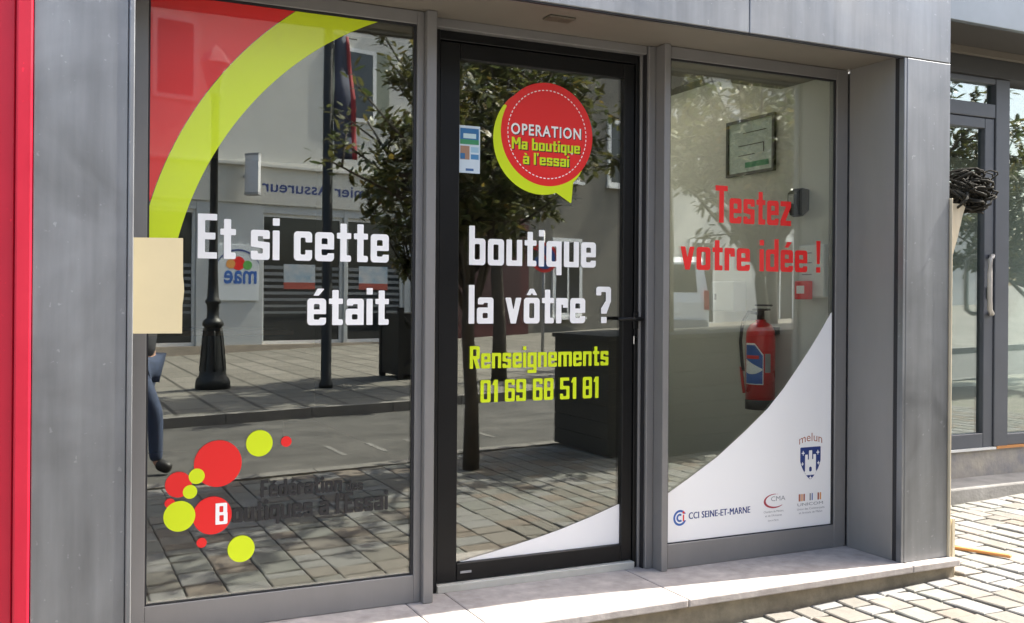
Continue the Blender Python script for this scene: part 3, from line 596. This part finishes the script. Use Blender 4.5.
def rank(s):
    cx, cy2, w, l = s
    direct = max(0, cx - 2.6) * 0 + math.hypot(cx - CAM.x, cy2 - CAM.y)
    vis = cx > 2.55 and cy2 > -1.25 and cx - 2.55 > -(cy2 + .39) * -.0 and cx < 6.2
    vd = math.hypot(cx, -cy2 - CAM.y)
    return (0, direct) if vis else ((1, vd) if .2 < cx < 5.2 and cy2 < -.38 else (2, vd))
stones.sort(key=rank)
variants = {}
rest = MB()
for i, (cx, cy2, w, l) in enumerate(stones):
    vs, fs = stone_geo(w, l, rnd)
    if i < 300:
        key = (math.floor(w * 200) / 200, math.floor(l * 100) / 100)
        if key not in variants:
            v2, f2 = stone_geo(key[0], key[1], rnd); variants[key] = MB().add(v2, f2).mesh('paving_stone', stm)
        o = bpy.data.objects.new('paving_stone', variants[key]); S.collection.objects.link(o); o.parent = pav
        o.location = (cx, cy2, gz(cx) - .009 + rnd.uniform(-.002, .002)); o.rotation_euler = (rnd.uniform(-.006, .006), TILT + rnd.uniform(-.008, .008), rnd.uniform(-.01, .01) + (math.pi if rnd.random() < .5 else 0))
    else:
        rest.add([(cx + a, cy2 + b2, gz(cx + a) + c - .009) for a, b2, c in vs], fs)
ro = rest.build('paving_stone', stm, pav, False); ro['kind'] = 'stuff'
kst = mat('kerb_granite', (.17, .16, .145), .8, 0, .15, 8, .3, 80)
for yk, x0, nn in ((KN, -4, 16), (KF, -3, 24)):
    ks = sheet('kerb', x0, x0 + nn * 1.0, min(yk, yk + (.16 if yk == KN else -.16)), max(yk, yk + (.16 if yk == KN else -.16)), -.1, kst)
    for i in range(nn):
        xa = x0 + i; a, b2 = (yk - .001, yk + .158) if yk == KN else (yk - .158, yk + .001)
        vs = [(xx, yy, gz(xx) + zz) for zz in (-.2, .006) for xx, yy in ((xa + .004, a), (xa + .994, a), (xa + .994, b2), (xa + .004, b2))]
        MB().add(vs, [(0, 3, 2, 1), (4, 5, 6, 7), (0, 1, 5, 4), (1, 2, 6, 5), (2, 3, 7, 6), (3, 0, 4, 7)]).build('kerb_stone', kst, ks)
farm = bpy.data.materials.new('far_paving'); farm.use_nodes = True
n = farm.node_tree.nodes; l = farm.node_tree.links; bt = n.new('ShaderNodeTexBrick'); g = n.new('ShaderNodeNewGeometry'); mp = n.new('ShaderNodeMapping'); mp.inputs['Rotation'].default_value = (0, 0, math.radians(90)); mp.inputs['Scale'].default_value = (1, 1, 0)
bt.inputs['Color1'].default_value = (.19, .178, .152, 1); bt.inputs['Color2'].default_value = (.135, .126, .106, 1); bt.inputs['Mortar'].default_value = (.055, .05, .042, 1); bt.inputs['Scale'].default_value = 1; bt.inputs['Brick Width'].default_value = 1.1; bt.inputs['Row Height'].default_value = .5; bt.inputs['Mortar Size'].default_value = .028
l.new(g.outputs['Position'], mp.inputs['Vector']); l.new(mp.outputs[0], bt.inputs['Vector']); l.new(bt.outputs[0], n['Principled BSDF'].inputs['Base Color']); n['Principled BSDF'].inputs['Roughness'].default_value = .85
sheet('far_pavement', -60, 90, -60, KF - .158, -.004, farm)
wl = mat('worn_road_paint', (.16, .155, .145), .8, 0, .3, 9)
for i, xx in enumerate((1.0, 1.55, 2.55, 2.95, 3.35, 3.75, 4.15)):
    vs = [(xx + a, yy, gz(xx + a) - .106) for a, yy in ((0, -5.75), (.05, -5.75), (.06, -5.15), (.01, -5.15))]
    MB().add(vs, [(0, 1, 2, 3)]).build('road_marking', wl, road, False)

# ------------------------------------------------------------------ across the street (seen mirrored in the panes)
def local(name, loc, rz):
    e = empty(name, loc); e.rotation_euler.z = rz; return e
def LB(name, args, m, parent, b=0.):                 # box in the parent's own frame
    o = link(name, MB().box(*args, b=b).mesh(name, m)); o.parent = parent; return o
def LM(name, mb, m, parent, fix=True):
    o = mb.build(name, m, None, fix); o.parent = parent; return o
RA = math.radians(-12)
wallA = mat('pale_render', (.54, .53, .485), .85, 0, .06, 1.2, .3, 30); baseA = mat('grey_panel', (.44, .455, .45), .7, 0, .05, 1)
bandA = mat('cream_sign_band', (.56, .545, .48), .6, 0, .05, 1); darkglass = mat('dark_window_glass', (.02, .023, .025), .06, 0, spec=.7)
wfr = mat('white_frame', (.7, .7, .68), .5); frost = mat('frosted_film', (.20, .21, .21), .6)
ins = tag(local('insurance_office', (3.3, -19.7, 0), RA), 'pale building across the street with blue sign letters and striped windows', 'building')
LB('upper_wall', (-9, -6, 4.42, 5.7, 0, 11), wallA, ins); LB('sign_band', (-9, -6, 3.5, 5.7, .05, 4.36), bandA, ins); LB('ledge', (-9, -6, 4.361, 5.7, .16, 4.4195), wallA, ins)
LB('plinth', (-9, -6, -.6, 5.7, .03, .2), mat('tan_plinth', (.38, .32, .25), .8, 0, .15, 3), ins)
LB('wall', (-9, -6, .201, 5.7, -.35, 3.499), MATS['dark_soffit'], ins)
for u0, u1 in ((-9, -5), (-2.05, -1.9), (.03, 1.62), (3.76, 3.86), (5.5, 5.7)): LB('pier', (u0, -.34, .201, u1, 0, 3.499), baseA, ins, .01)
LB('lintel', (-5, -.34, 3.30, 5.5, -.02, 3.4985), baseA, ins)
for u0, u1 in ((-5, -2.05), (-1.9, .03), (1.62, 3.76), (3.86, 5.5)):
    w = LM('window', MB().box(u0, -.2, .201, u0 + .06, -.1, 3.299).box(u1 - .06, -.2, .201, u1, -.1, 3.299).box(u0 + .06, -.2, .201, u1 - .06, -.1, .28).box(u0 + .06, -.2, 3.22, u1 - .06, -.1, 3.299), wfr, ins)
    o = LB('pane', (u0 + .06, -.16, .28, u1 - .06, -.15, 3.22), darkglass, w)
    for i in range(8):
        o = LB('frosted_stripe', (u0 + .061, -.1495, .92 + i * .15, u1 - .061, -.146, .92 + i * .15 + .055 + .004 * i), frost, w)
for u0 in (2.21, 4.25): 
    pz = LB('poster', (u0, -.144, 1.5, u0 + .83, -.14, 2.1), mat('poster_blue', (.30, .42, .50), .5, 0, .5, 4, col2=(.65, .62, .58)), ins); LB('poster_foot', (u0, -.1395, 1.5, u0 + .83, -.138, 1.66), mat('poster_red', (.42, .09, .06), .5), ins)
def letters(txt, u_start, u_end, z, cap, d, m, parent, name='lettering', bold=.01):
    t = font_text(txt, 0, 1, z, cap, 0, bold); t.v = [(u_start - a * (u_start - u_end), d, c) for a, _, c in t.v]; return LM(name, t, m, parent, False)
letters('Premier Assureur', 4.98, 1.55, 3.80, .27, .056, navyv, ins)
mp_ = LB('logo_plate', (.52, .005, 1.22, 1.5, .05, 2.52), mat('logo_plate_white', (.60, .63, .64), .4), ins, .01)
letters('mae', 1.44, .66, 1.62, .42, .054, bluev, mp_, 'logo_lettering', .02)
def LF(fn, box, h, d, name, m, parent):
    vs, fs = sdf_mesh(fn, *box, h); return LM(name, MB().add([(a, d, b2) for a, b2 in vs], fs), m, parent, False)
LF(scirc(1.0, 2.08, .16), (.8, 1.9, 1.2, 2.3), .02, .053, 'logo_dot', redv, mp_); LF(scirc(.82, 2.06, .11), (.7, 1.9, 1.0, 2.2), .02, .0535, 'logo_dot', orangev, mp_); LF(scirc(1.22, 2.04, .11), (1.1, 1.9, 1.4, 2.2), .02, .0535, 'logo_dot', mat('logo_green', (.12, .40, .08), .5), mp_)
LF(AND(SUB(scirc(1.0, 1.85, .56), scirc(1.0, 1.81, .56)), lambda X, Z: 2.02 - Z), (.4, 2.0, 1.6, 2.45), .02, .053, 'logo_arc', navyv, mp_)
upw = LB('window', (3.6, .001, 5.72, 4.62, .06, 7.55), MATS['white_frame'], ins); LB('pane', (3.7, .061, 5.82, 4.52, .064, 7.45), darkglass, upw); LB('shutter', (3.22, .001, 5.72, 3.595, .05, 7.55), mat('shutter_green', (.20, .22, .17), .7), ins); LB('shutter', (4.625, .001, 5.72, 5.0, .05, 7.55), MATS['shutter_green'], ins)
for uu in (-.5, -4.5):
    q = LB('window', (uu - .5, .001, 5.72, uu + .5, .06, 7.55), wfr, ins); LB('pane', (uu - .4, .061, 5.82, uu + .4, .064, 7.45), darkglass, q)
bs = tag(local('projecting_sign', (3.3 + 1.12 * math.cos(RA), -19.7 + 1.12 * math.sin(RA), 3.66), RA), 'curved white projecting sign on the insurance office, reflected in the left window', 'sign')
len_ = [(.17 * math.sin(t * math.pi), .22 + .62 * t) for t in [i / 10 for i in range(11)]] + [(-.17 * math.sin(t * math.pi), .84 - .62 * t) for t in [i / 10 for i in range(1, 10)]]
LM('sign_body', MB().prism([(a, b2) for a, b2 in len_], .03, .86, 'z'), mat('sign_face', (.58, .58, .60), .4), bs); LM('sign_cap', MB().prism([(a * 1.06, b2) for a, b2 in len_], .861, .91, 'z'), greyv, bs); LM('sign_cap', MB().prism([(a * 1.06, b2) for a, b2 in len_], -.02, .029, 'z'), greyv, bs); LB('sign_arm', (-.03, .02, .4, .03, .24, .46), greyv, bs)
# neighbours of the office
def plain_building(name, label, u0, u1, hgt, m, wins, shops, dd=0.):
    e = tag(local(name, (3.3, -19.7, 0), RA), label, 'building')
    LB('wall', (u0, -7, -.8, u1, dd, hgt), m, e); LB('cornice', (u0, dd + .001, hgt - .4, u1, dd + .25, hgt - .15), m, e)
    for a, b2, z0, z1 in wins:
        w = LB('window', (a - .12, dd + .001, z0 - .12, b2 + .12, dd + .07, z1 + .12), wfr, e); LB('pane', (a, dd + .071, z0, b2, dd + .076, z1), darkglass, w); LB('glazing_bar', ((a + b2) / 2 - .03, dd + .0765, z0, (a + b2) / 2 + .03, dd + .085, z1), wfr, w); LB('sill', (a - .2, dd + .0705, z0 - .2, b2 + .2, dd + .2, z0 - .121), wfr, w)
    for a, b2, z1, mm in shops:
        s2 = LB('shop_surround', (a, dd + .001, -.5, b2, dd + .18, z1), mm, e)
        LB('shop_pane', (a + .3, dd + .181, .6, b2 - .3, dd + .185, z1 - .9), mat('shop_blind', (.05, .016, .014), .6), s2)
    return e
maroon = mat('maroon_shop', (.085, .020, .017), .6, 0, .15, 2)
plain_building('maroon_fronted_house', 'beige house across the street with a dark maroon shopfront', 5.75, 9.7, 10, mat('beige_render', (.22, .20, .165), .85, 0, .1, 1), [(6.4, 7.3, 5.4, 7.2), (8.2, 9.1, 5.4, 7.2)], [(5.9, 9.6, 4.1, maroon)])
plain_building('beige_stone_house', 'beige stone house across the street behind the no parking sign', 9.75, 14.9, 10, mat('beige_stone', (.17, .157, .13), .85, 0, .1, 1), [(10.6, 11.5, 4.9, 6.7), (12.9, 13.8, 4.9, 6.7), (10.7, 11.6, .9, 3.0)], [])
plain_building('white_house', 'white house across the street with a row of tall windows', 14.95, 24, 9.3, mat('white_render', (.54, .53, .49), .85, 0, .06, 1), [(15.6, 16.6, 5.2, 7.6), (18.2, 19.2, 5.2, 7.6), (21, 22, 5.2, 7.6), (20.2, 21.6, .6, 3.4), (16.4, 17.4, .6, 3.2)], [])
plain_building('grey_house', 'grey house at the far right end of the opposite row', 24.05, 40, 5.6, mat('grey_render', (.52, .51, .49), .85, 0, .06, 1), [(26, 27, 1.2, 3), (34, 35, 1.2, 3)], [(28, 33, 3.6, baseA)])
plain_building('tan_house', 'tan house at the far left end of the opposite row', -30, -9.05, 10, mat('tan_render', (.56, .50, .42), .85, 0, .06, 1), [(-12, -11, 5, 7), (-16, -15, 5, 7)], [(-18, -12, 3.6, baseA)])

iron = mat('black_cast_iron', (.022, .023, .022), .45, .3, .2, 12, .2, 60)
lx, ly = 2.38, -11.3
lamp = tag(empty('lamp_post', (lx, ly, gz(lx))), 'ornate black cast iron lamp post reflected in the left window', 'lamp post')
MB().lathe([(.0, 0), (.25, 0), (.25, .1), (.235, .15), (.20, .19), (.185, .28), (.165, .5), (.14, .75), (.125, .90), (.15, .92), (.155, .96), (.13, 1.0), (.09, 1.03), (.085, 1.12), (.09, 1.22), (.115, 1.25), (.115, 1.28), (.085, 1.31), (.075, 1.5), (.065, 1.8), (.058, 2.4), (.055, 4.2), (.08, 4.22), (.08, 4.27), (.05, 4.3), (0, 4.3)], (lx, ly, gz(lx) - .003), 20).build('column', iron, lamp)
for k in range(8):
    a = k * math.pi / 4; MB().tube([(lx + r * math.cos(a), ly + r * math.sin(a), gz(lx) + z) for r, z in ((.185, .26), (.166, .5), (.142, .75), (.128, .88))], .012, 5).build('base_rib', iron, lamp)
MB().lathe([(.09, 4.3), (.20, 4.72), (.24, 4.74), (.12, 4.92), (.03, 5.0), (0, 5.05)], (lx, ly, gz(lx)), 6, False).build('lantern', mat('lantern_glass', (.5, .5, .46), .3), lamp)
px_, py_ = 3.80, -10.3
pole = tag(empty('banner_pole', (px_, py_, gz(px_))), 'dark pole with a hanging blue and red banner reflected in the left window', 'pole')
MB().lathe([(0, 0), (.10, 0), (.10, .06), (.075, .1), (.072, 5.3), (.04, 5.36), (0, 5.36)], (px_, py_, gz(px_) - .003), 14).build('mast', iron, pole)
bn = MB(); N = 14
for nm, c0, c1, m in (('banner', .0, .78, mat('banner_blue', (.075, .085, .13), .7, 0, .3, 3)), ('banner_edge', .78, 1.0, mat('banner_red', (.42, .05, .06), .7))):
    t = MB(); vs = []
    for i in range(N + 1):
        z = 3.28 + gz(px_) + (5.06 - 3.28) * i / N
        for c in (c0, c1):
            wv = .34 * (1 - .42 * (i / N) ** 2.2); vs.append((px_ + .085 + wv * c, py_ + .03 * math.sin(i * .9 + c * 2), z))
    t.add(vs, [(2 * i, 2 * i + 1, 2 * i + 3, 2 * i + 2) for i in range(N)], True); o = t.build(nm, m, pole, False)
    sm = o.modifiers.new('thickness', 'SOLIDIFY'); sm.thickness = .006
MB().tube([(px_ + .06, py_, 5.09), (px_ + .42, py_, 5.07)], .012, 6).build('banner_arm', iron, pole)

leafm = bpy.data.materials.new('glossy_leaf'); leafm.use_nodes = True
n = leafm.node_tree.nodes; l = leafm.node_tree.links; b_ = n['Principled BSDF']; ge = n.new('ShaderNodeNewGeometry'); rp = n.new('ShaderNodeValToRGB')
rp.color_ramp.elements[0].color = (.055, .08, .026, 1); rp.color_ramp.elements[1].color = (.17, .205, .07, 1); q = rp.color_ramp.elements.new(.93); q.color = (.14, .13, .04, 1); q = rp.color_ramp.elements.new(.97); q.color = (.30, .20, .04, 1)
l.new(ge.outputs['Random Per Island'], rp.inputs[0]); l.new(rp.outputs[0], b_.inputs['Base Color']); b_.inputs['Roughness'].default_value = .38
tr = n.new('ShaderNodeBsdfTranslucent'); l.new(rp.outputs[0], tr.inputs[0]); ms = n.new('ShaderNodeMixShader'); ms.inputs[0].default_value = .38
l.new(b_.outputs[0], ms.inputs[1]); l.new(tr.outputs[0], ms.inputs[2]); l.new(ms.outputs[0], n['Material Output'].inputs[0])
bark = mat('bark', (.075, .06, .045), .85, 0, .3, 10, .6, 40)
def tree(name, label, base, fork, centre, rad, nbr, nleaf, seed, r0=.055, leafl=.13):
    r = random.Random(seed); t = tag(empty(name, base), label, 'tree', 'street trees near the kerb'); wood = MB(); lf = MB()
    bz = Vector(base); F = Vector((base[0] + r.uniform(-.05, .05), base[1], base[2] + fork)); C_ = Vector(centre)
    wood.tube([bz - Vector((0, 0, .05)), bz.lerp(F, .35) + Vector((.012, 0, 0)), bz.lerp(F, .7) - Vector((.012, .01, 0)), F], [r0 * 1.25, r0, r0 * .9, r0 * .85], 9)
    tips = []
    for i in range(nbr):
        while True:
            d = Vector((r.uniform(-1, 1), r.uniform(-1, 1), r.uniform(-1, 1)))
            if .25 < d.length < 1: break
        e = C_ + Vector((d.x * rad[0], d.y * rad[1], d.z * rad[2]))
        m1 = F.lerp(e, .45) + Vector((r.uniform(-.12, .12), r.uniform(-.12, .12), r.uniform(.0, .2)))
        st = F if i % 3 == 0 else bz.lerp(F, r.uniform(.72, 1))
        wood.tube([st, m1, e], [r0 * .5, r0 * .28, .006], 6); tips.append((m1, e))
        for k in range(4):
            s0 = m1.lerp(e, r.uniform(.1, .9)); e2 = s0 + Vector((r.uniform(-.4, .4), r.uniform(-.4, .4), r.uniform(-.12, .38)))
            wood.tube([s0, e2], [.011, .004], 5); tips.append((s0, e2))
    for i in range(nleaf):
        a, e = tips[r.randrange(len(tips))]; p = a.lerp(e, r.uniform(.35, 1.05)) + Vector((r.gauss(0, .045), r.gauss(0, .045), r.gauss(0, .045)))
        d = ((e - a).normalized() * .6 + Vector((r.uniform(-1, 1), r.uniform(-1, 1), r.uniform(-.9, .5)))).normalized(); s_ = d.cross(Vector((r.uniform(-.4, .4), r.uniform(-.4, .4), 1))).normalized(); u_ = s_.cross(d)
        L = leafl * r.uniform(.65, 1.2); w = L * .2
        lf.add([p, p + d * L * .3 + s_ * w - u_ * .1 * w, p + d * L * .7 + s_ * w * .85 - u_ * L * .05, p + d * L - u_ * L * .12, p + d * L * .7 - s_ * w * .85 - u_ * L * .05, p + d * L * .3 - s_ * w - u_ * .1 * w, p + d * L * .5 + u_ * .0], [(0, 1, 2, 6), (2, 3, 6), (3, 4, 6), (4, 5, 0, 6)])
    wood.build('trunk', bark, t); lf.build('crown', leafm, t, False); return t
tree('magnolia_tree', 'glossy leaved young tree on the pavement reflected in the door', (3.07, -3.15, gz(3.07)), 1.5, (2.95, -3.25, 2.62), (1.4, 1.0, 1.0), 30, 4600, 3, .055, .105)
tree('magnolia_tree', 'leafy tree rising from the dark terrace box, reflected in the right window', (6.0, -3.45, gz(6.0) + .9), .7, (5.75, -3.35, 2.95), (1.45, 1.0, 1.15), 32, 5200, 8, .055, .11)
tree('magnolia_tree', 'tall leafy tree further right along the kerb', (9.6, -3.4, gz(9.6)), 1.9, (9.5, -3.4, 3.5), (1.7, 1.3, 1.5), 30, 5000, 12)
tree('magnolia_tree', 'tall tree added at the near end of the dark terrace box to shade the paving', (4.9, -3.4, gz(4.9) + .9), 2.4, (4.55, -2.25, 4.75), (1.55, 1.25, .9), 22, 650, 41, .06, .13)  # added tree, its crown kept out of view to shade the near paving
tree('plane_tree', 'bushy street tree across the road reflected above the door lettering', (6.3, -9.6, gz(6.3)), 2.2, (6.0, -9.6, 4.6), (2.1, 1.8, 2.1), 50, 11000, 31, .10, .15)
tree('plane_tree', 'second bushy street tree across the road, right of the first', (11.2, -9.5, gz(11.2)), 2.2, (11.0, -9.5, 4.5), (2.0, 1.7, 1.9), 36, 5500, 35, .10, .15)
tree('magnolia_tree', 'low leafy tree near the far end of our pavement, mirrored in the neighbouring glass', (12.3, -3.5, gz(12.3)), 1.2, (12.2, -3.4, 2.7), (1.9, 1.1, 1.5), 36, 6500, 51, .06, .13)
# terrace box by the kerb
dk = mat('dark_terrace_board', (.020, .018, .015), .75, 0, .25, 4, .2, 40, (6, 1, 1))
tb = tag(empty('terrace_box', (6.2, -3.4, gz(6.2))), 'long dark planter box edging a terrace by the kerb, reflected in door', 'planter')
def sl_box(mb, x0, x1, y0, y1, z0, z1):
    return mb.add([(xx, yy, gz(xx) + zz) for zz in (z0, z1) for xx, yy in ((x0, y0), (x1, y0), (x1, y1), (x0, y1))], [(0, 3, 2, 1), (4, 5, 6, 7), (0, 1, 5, 4), (1, 2, 6, 5), (2, 3, 7, 6), (3, 0, 4, 7)])
sl_box(MB(), 4.24, 9.0, -3.86, -2.99, -.02, .93).build('soil_core', MATS['ground_soil'], tb)
for i in range(7): sl_box(MB(), 4.22, 9.02, -2.989, -2.96, .02 + i * .133, .02 + i * .133 + .128).build('board', dk, tb)
for i in range(7): sl_box(MB(), 4.19, 4.219, -3.88, -2.962, .02 + i * .133, .02 + i * .133 + .128).build('board', dk, tb)
sl_box(MB(), 4.17, 9.04, -3.9, -2.94, .951, .985).build('coping', dk, tb)
# far planter with cross braces
fp = tag(empty('wooden_planter', (5.5, -11.2, gz(5.5))), 'dark square wooden planter with cross braces across the road', 'planter')
sl_box(MB(), 5.07, 6.0, -11.7, -10.85, .06, 1.0).build('box', dk, fp)
for cx in (5.05, 5.98): sl_box(MB(), cx, cx + .09, -10.88, -10.8, -.006, 1.1).build('post', dk, fp); sl_box(MB(), cx, cx + .09, -11.75, -11.67, -.006, 1.1).build('post', dk, fp)
for a, b2 in (((5.12, .12), (5.98, .95)), ((5.12, .95), (5.98, .12))): MB().tube([(a[0], -10.83, gz(5.5) + a[1]), (b2[0], -10.83, gz(5.5) + b2[1])], .03, 5, False).build('brace', dk, fp)
tree('shrub_tree', 'dense small tree growing from the wooden planter across the road', (5.55, -11.25, gz(5.5) + .95), .5, (5.6, -11.25, 2.9), (1.0, .9, 1.2), 24, 3000, 21, .05, .16)
# no parking sign
sx_, sy_ = 9.2, -13.8
sg = tag(empty('no_parking_sign', (sx_, sy_, gz(sx_))), 'round blue and red no parking sign on a grey post', 'sign')
MB().lathe([(0, 0), (.03, 0), (.03, 2.5), (0, 2.5)], (sx_, sy_, gz(sx_) - .01), 10).build('post', greyv, sg)
for nm, r_, yo, m in (('disc', .30, .031, redv), ('disc_face', .23, .046, bluev)):
    o = MB().prism([(sx_ + r_ * math.cos(k * math.pi / 14), 1.95 + gz(sx_) + r_ * math.sin(k * math.pi / 14)) for k in range(28)], sy_ + yo, sy_ + yo + .012).build(nm, m, sg)
MB().prism([(sx_ - .18, 1.95 + gz(sx_) + .14), (sx_ - .14, 1.95 + gz(sx_) + .18), (sx_ + .18, 1.95 + gz(sx_) - .14), (sx_ + .14, 1.95 + gz(sx_) - .18)], sy_ + .059, sy_ + .064).build('bar', redv, sg)
# white van, rear towards us
vx, vy = 12.6, -14.6
van = tag(local('parked_van', (vx, vy, gz(vx)), math.radians(34)), 'white van parked across the road with its rear towards the shop', 'van')
pnt = mat('white_van_paint', (.84, .84, .83), .3, 0, coat=.5)
prof = [(0, .35), (0, .95), (.06, 1.15), (.22, 1.85), (.40, 1.98), (3.0, 1.98), (3.5, 1.80), (4.0, 1.2), (4.75, 1.02), (4.9, .8), (4.92, .35)]
vb = MB(); hw = [(.86, .86)] * len(prof)
def vpt(d, z, s): k = .90 if z < 1.1 else .90 - (z - 1.1) * .16; return (s * k, -d, z)
n_ = len(prof); vb.add([vpt(d, z, -1) for d, z in prof] + [vpt(d, z, 1) for d, z in prof], [tuple(range(n_)), tuple(range(2 * n_ - 1, n_ - 1, -1))] + [(i, i + n_, (i + 1) % n_ + n_, (i + 1) % n_) for i in range(n_)])
LM('body', vb, pnt, van)
rw = MB(); rw.add([(-.66, -.068, 1.18), (.66, -.068, 1.18), (.60, -.205, 1.80), (-.60, -.205, 1.80)], [(0, 1, 2, 3)]); o = LM('rear_window', rw, darkglass, van, False); o.location = (0, .012, 0)
for s in (-1, 1):
    LB('taillight', (s * .80, .0, .80, s * .905, .02, 1.22), mat('taillight_red', (.45, .02, .02), .25), van)
    for d in (.85, 3.9):
        wh = MB(); wh.prism([(-d + .33 * math.cos(k * math.pi / 10), .33 + .33 * math.sin(k * math.pi / 10)) for k in range(20)], s * .70, s * .92, 'x'); o = LM('wheel', wh, blackv, van)
    sw = MB(); sw.add([(s * .885, -.45, 1.2), (s * .885, -2.6, 1.2), (s * .80, -2.6, 1.75), (s * .80, -.5, 1.75)], [(0, 1, 2, 3)]); LM('side_window', sw, darkglass, van, False)
LB('bumper', (-.88, .0, .36, .88, .09, .58), MATS['grey_vinyl'], van, .02); LB('number_plate', (-.26, .004, .72, .26, .02, .83), whitev, van)

# ------------------------------------------------------------------ the passer-by whose leg shows in the left window
def skin(name, verts, edges, rad, m, parent, root=0, sub=2):
    me = bpy.data.meshes.new(name); me.from_pydata(verts, edges, []); me.update(); o = link(name, me); o.parent = parent
    o.modifiers.new('skin', 'SKIN'); sv = me.skin_vertices[0].data
    for i, r_ in enumerate(rad): sv[i].radius = r_ if isinstance(r_, tuple) else (r_, r_)
    for i in range(len(verts)): sv[i].use_root = (i == root)
    o.modifiers['skin'].use_smooth_shade = True
    s_ = o.modifiers.new('smooth', 'SUBSURF'); s_.levels = sub; s_.render_levels = sub; me.materials.append(m); return o
pe = tag(local('person', (.83, -5.3, gz(.83) - .108), math.radians(125)), 'person in blue jeans and dark boots stepping past, reflected at the window edge', 'person')
skinm = mat('skin', (.55, .34, .25), .55); jean = mat('blue_denim', (.045, .065, .12), .85, 0, .25, 20); jack = mat('dark_jacket', (.04, .042, .05), .8, 0, .2, 10); boot = mat('black_boot', (.02, .019, .018), .5); hair = mat('brown_hair', (.06, .035, .02), .6)
J = dict(pel=(0, 0, .95), sp=(0, .01, 1.12), ch=(0, .01, 1.32), nk=(0, .0, 1.47), hd=(0, -.02, 1.60), tp=(0, -.01, 1.70),
         hl=(.1, 0, .9), kl=(.11, -.20, .52), al=(.12, -.22, .10), tl=(.12, -.36, .05), hr=(-.1, 0, .9), kr=(-.11, .05, .5), ar=(-.11, .24, .13), tr=(-.11, .12, .06),
         sl=(.19, .01, 1.40), el=(.23, .12, 1.14), wl=(.21, .12, .90), sr=(-.19, .01, 1.40), er=(-.23, .12, 1.14), wr=(-.21, .12, .90))
ks = list(J); ix = {k: i for i, k in enumerate(ks)}; ed = [('pel', 'sp'), ('sp', 'ch'), ('ch', 'nk'), ('nk', 'hd'), ('hd', 'tp'), ('pel', 'hl'), ('hl', 'kl'), ('kl', 'al'), ('al', 'tl'), ('pel', 'hr'), ('hr', 'kr'), ('kr', 'ar'), ('ar', 'tr'), ('ch', 'sl'), ('sl', 'el'), ('el', 'wl'), ('ch', 'sr'), ('sr', 'er'), ('er', 'wr')]
rd = dict(pel=.12, sp=.11, ch=(.14, .10), nk=.05, hd=(.078, .095), tp=.06, hl=.085, kl=.055, al=.04, tl=.035, hr=.085, kr=.055, ar=.04, tr=.035, sl=.055, el=.042, wl=.028, sr=.055, er=.042, wr=.028)
def sub_skin(name, keys, grow, m, root, par, over={}):
    vs = [J[k] for k in keys]; es = [(keys.index(a), keys.index(b2)) for a, b2 in ed if a in keys and b2 in keys]
    rr = [over.get(k, tuple(v + grow for v in rd[k]) if isinstance(rd[k], tuple) else rd[k] + grow) for k in keys]
    return skin(name, vs, es, rr, m, par, keys.index(root))
body = sub_skin('body', ks, 0, skinm, 'pel', pe)
sub_skin('jeans', ['pel', 'hl', 'kl', 'al', 'hr', 'kr', 'ar'], .018, jean, 'pel', pe)
sub_skin('jacket', ['pel', 'sp', 'ch', 'nk', 'sl', 'el', 'wl', 'sr', 'er', 'wr'], .02, jack, 'pel', pe, {'pel': .145, 'nk': .06})
for s in ('l', 'r'): sub_skin('boot', ['k' + s, 'a' + s, 't' + s][1:], .018, boot, 'a' + s, pe)
for s, sx2 in (('wl', .21), ('wr', -.21)):
    hv = [J[s], (sx2, J[s][1] - .03, .83)]; he = [(0, 1)]; hr_ = [.026, .030]
    for f_ in range(4): hv += [(sx2 + (f_ - 1.5) * .002, J[s][1] - .055 + f_ * .022, .79), (sx2, J[s][1] - .06 + f_ * .022, .75 + .006 * abs(f_ - 1.5))]; he += [(1, len(hv) - 2), (len(hv) - 2, len(hv) - 1)]; hr_ += [.0095, .008]
    hv += [(sx2, J[s][1] - .075, .83), (sx2, J[s][1] - .085, .795)]; he += [(1, len(hv) - 2), (len(hv) - 2, len(hv) - 1)]; hr_ += [.011, .009]
    skin('hand', hv, he, hr_, skinm, pe, 0, 1)
hb = MB(); hb.lathe([(0, -.10), (.07, -.09), (.098, -.03), (.102, .03), (.085, .08), (.045, .108), (0, .115)], (0, .012, 1.655), 16); LM('hair', hb, hair, pe)
fc = MB()
fc.prism([(-.014, 1.575), (.014, 1.575), (.008, 1.625), (-.008, 1.625)], -.135, -.09)
LM('nose', fc, skinm, pe)
for s in (-1, 1):
    LM('eye', MB().lathe([(0, -.011), (.009, -.006), (.011, 0), (.009, .006), (0, .011)], (s * .032, -.098, 1.625), 10), whitev, pe)
    LM('ear', MB().lathe([(0, -.03), (.010, -.018), (.013, 0), (.010, .02), (0, .03)], (s * .088, -.005, 1.605), 10), skinm, pe)
LM('mouth', MB().box(-.024, -.112, 1.545, .024, -.098, 1.553, .003), brownv, pe)
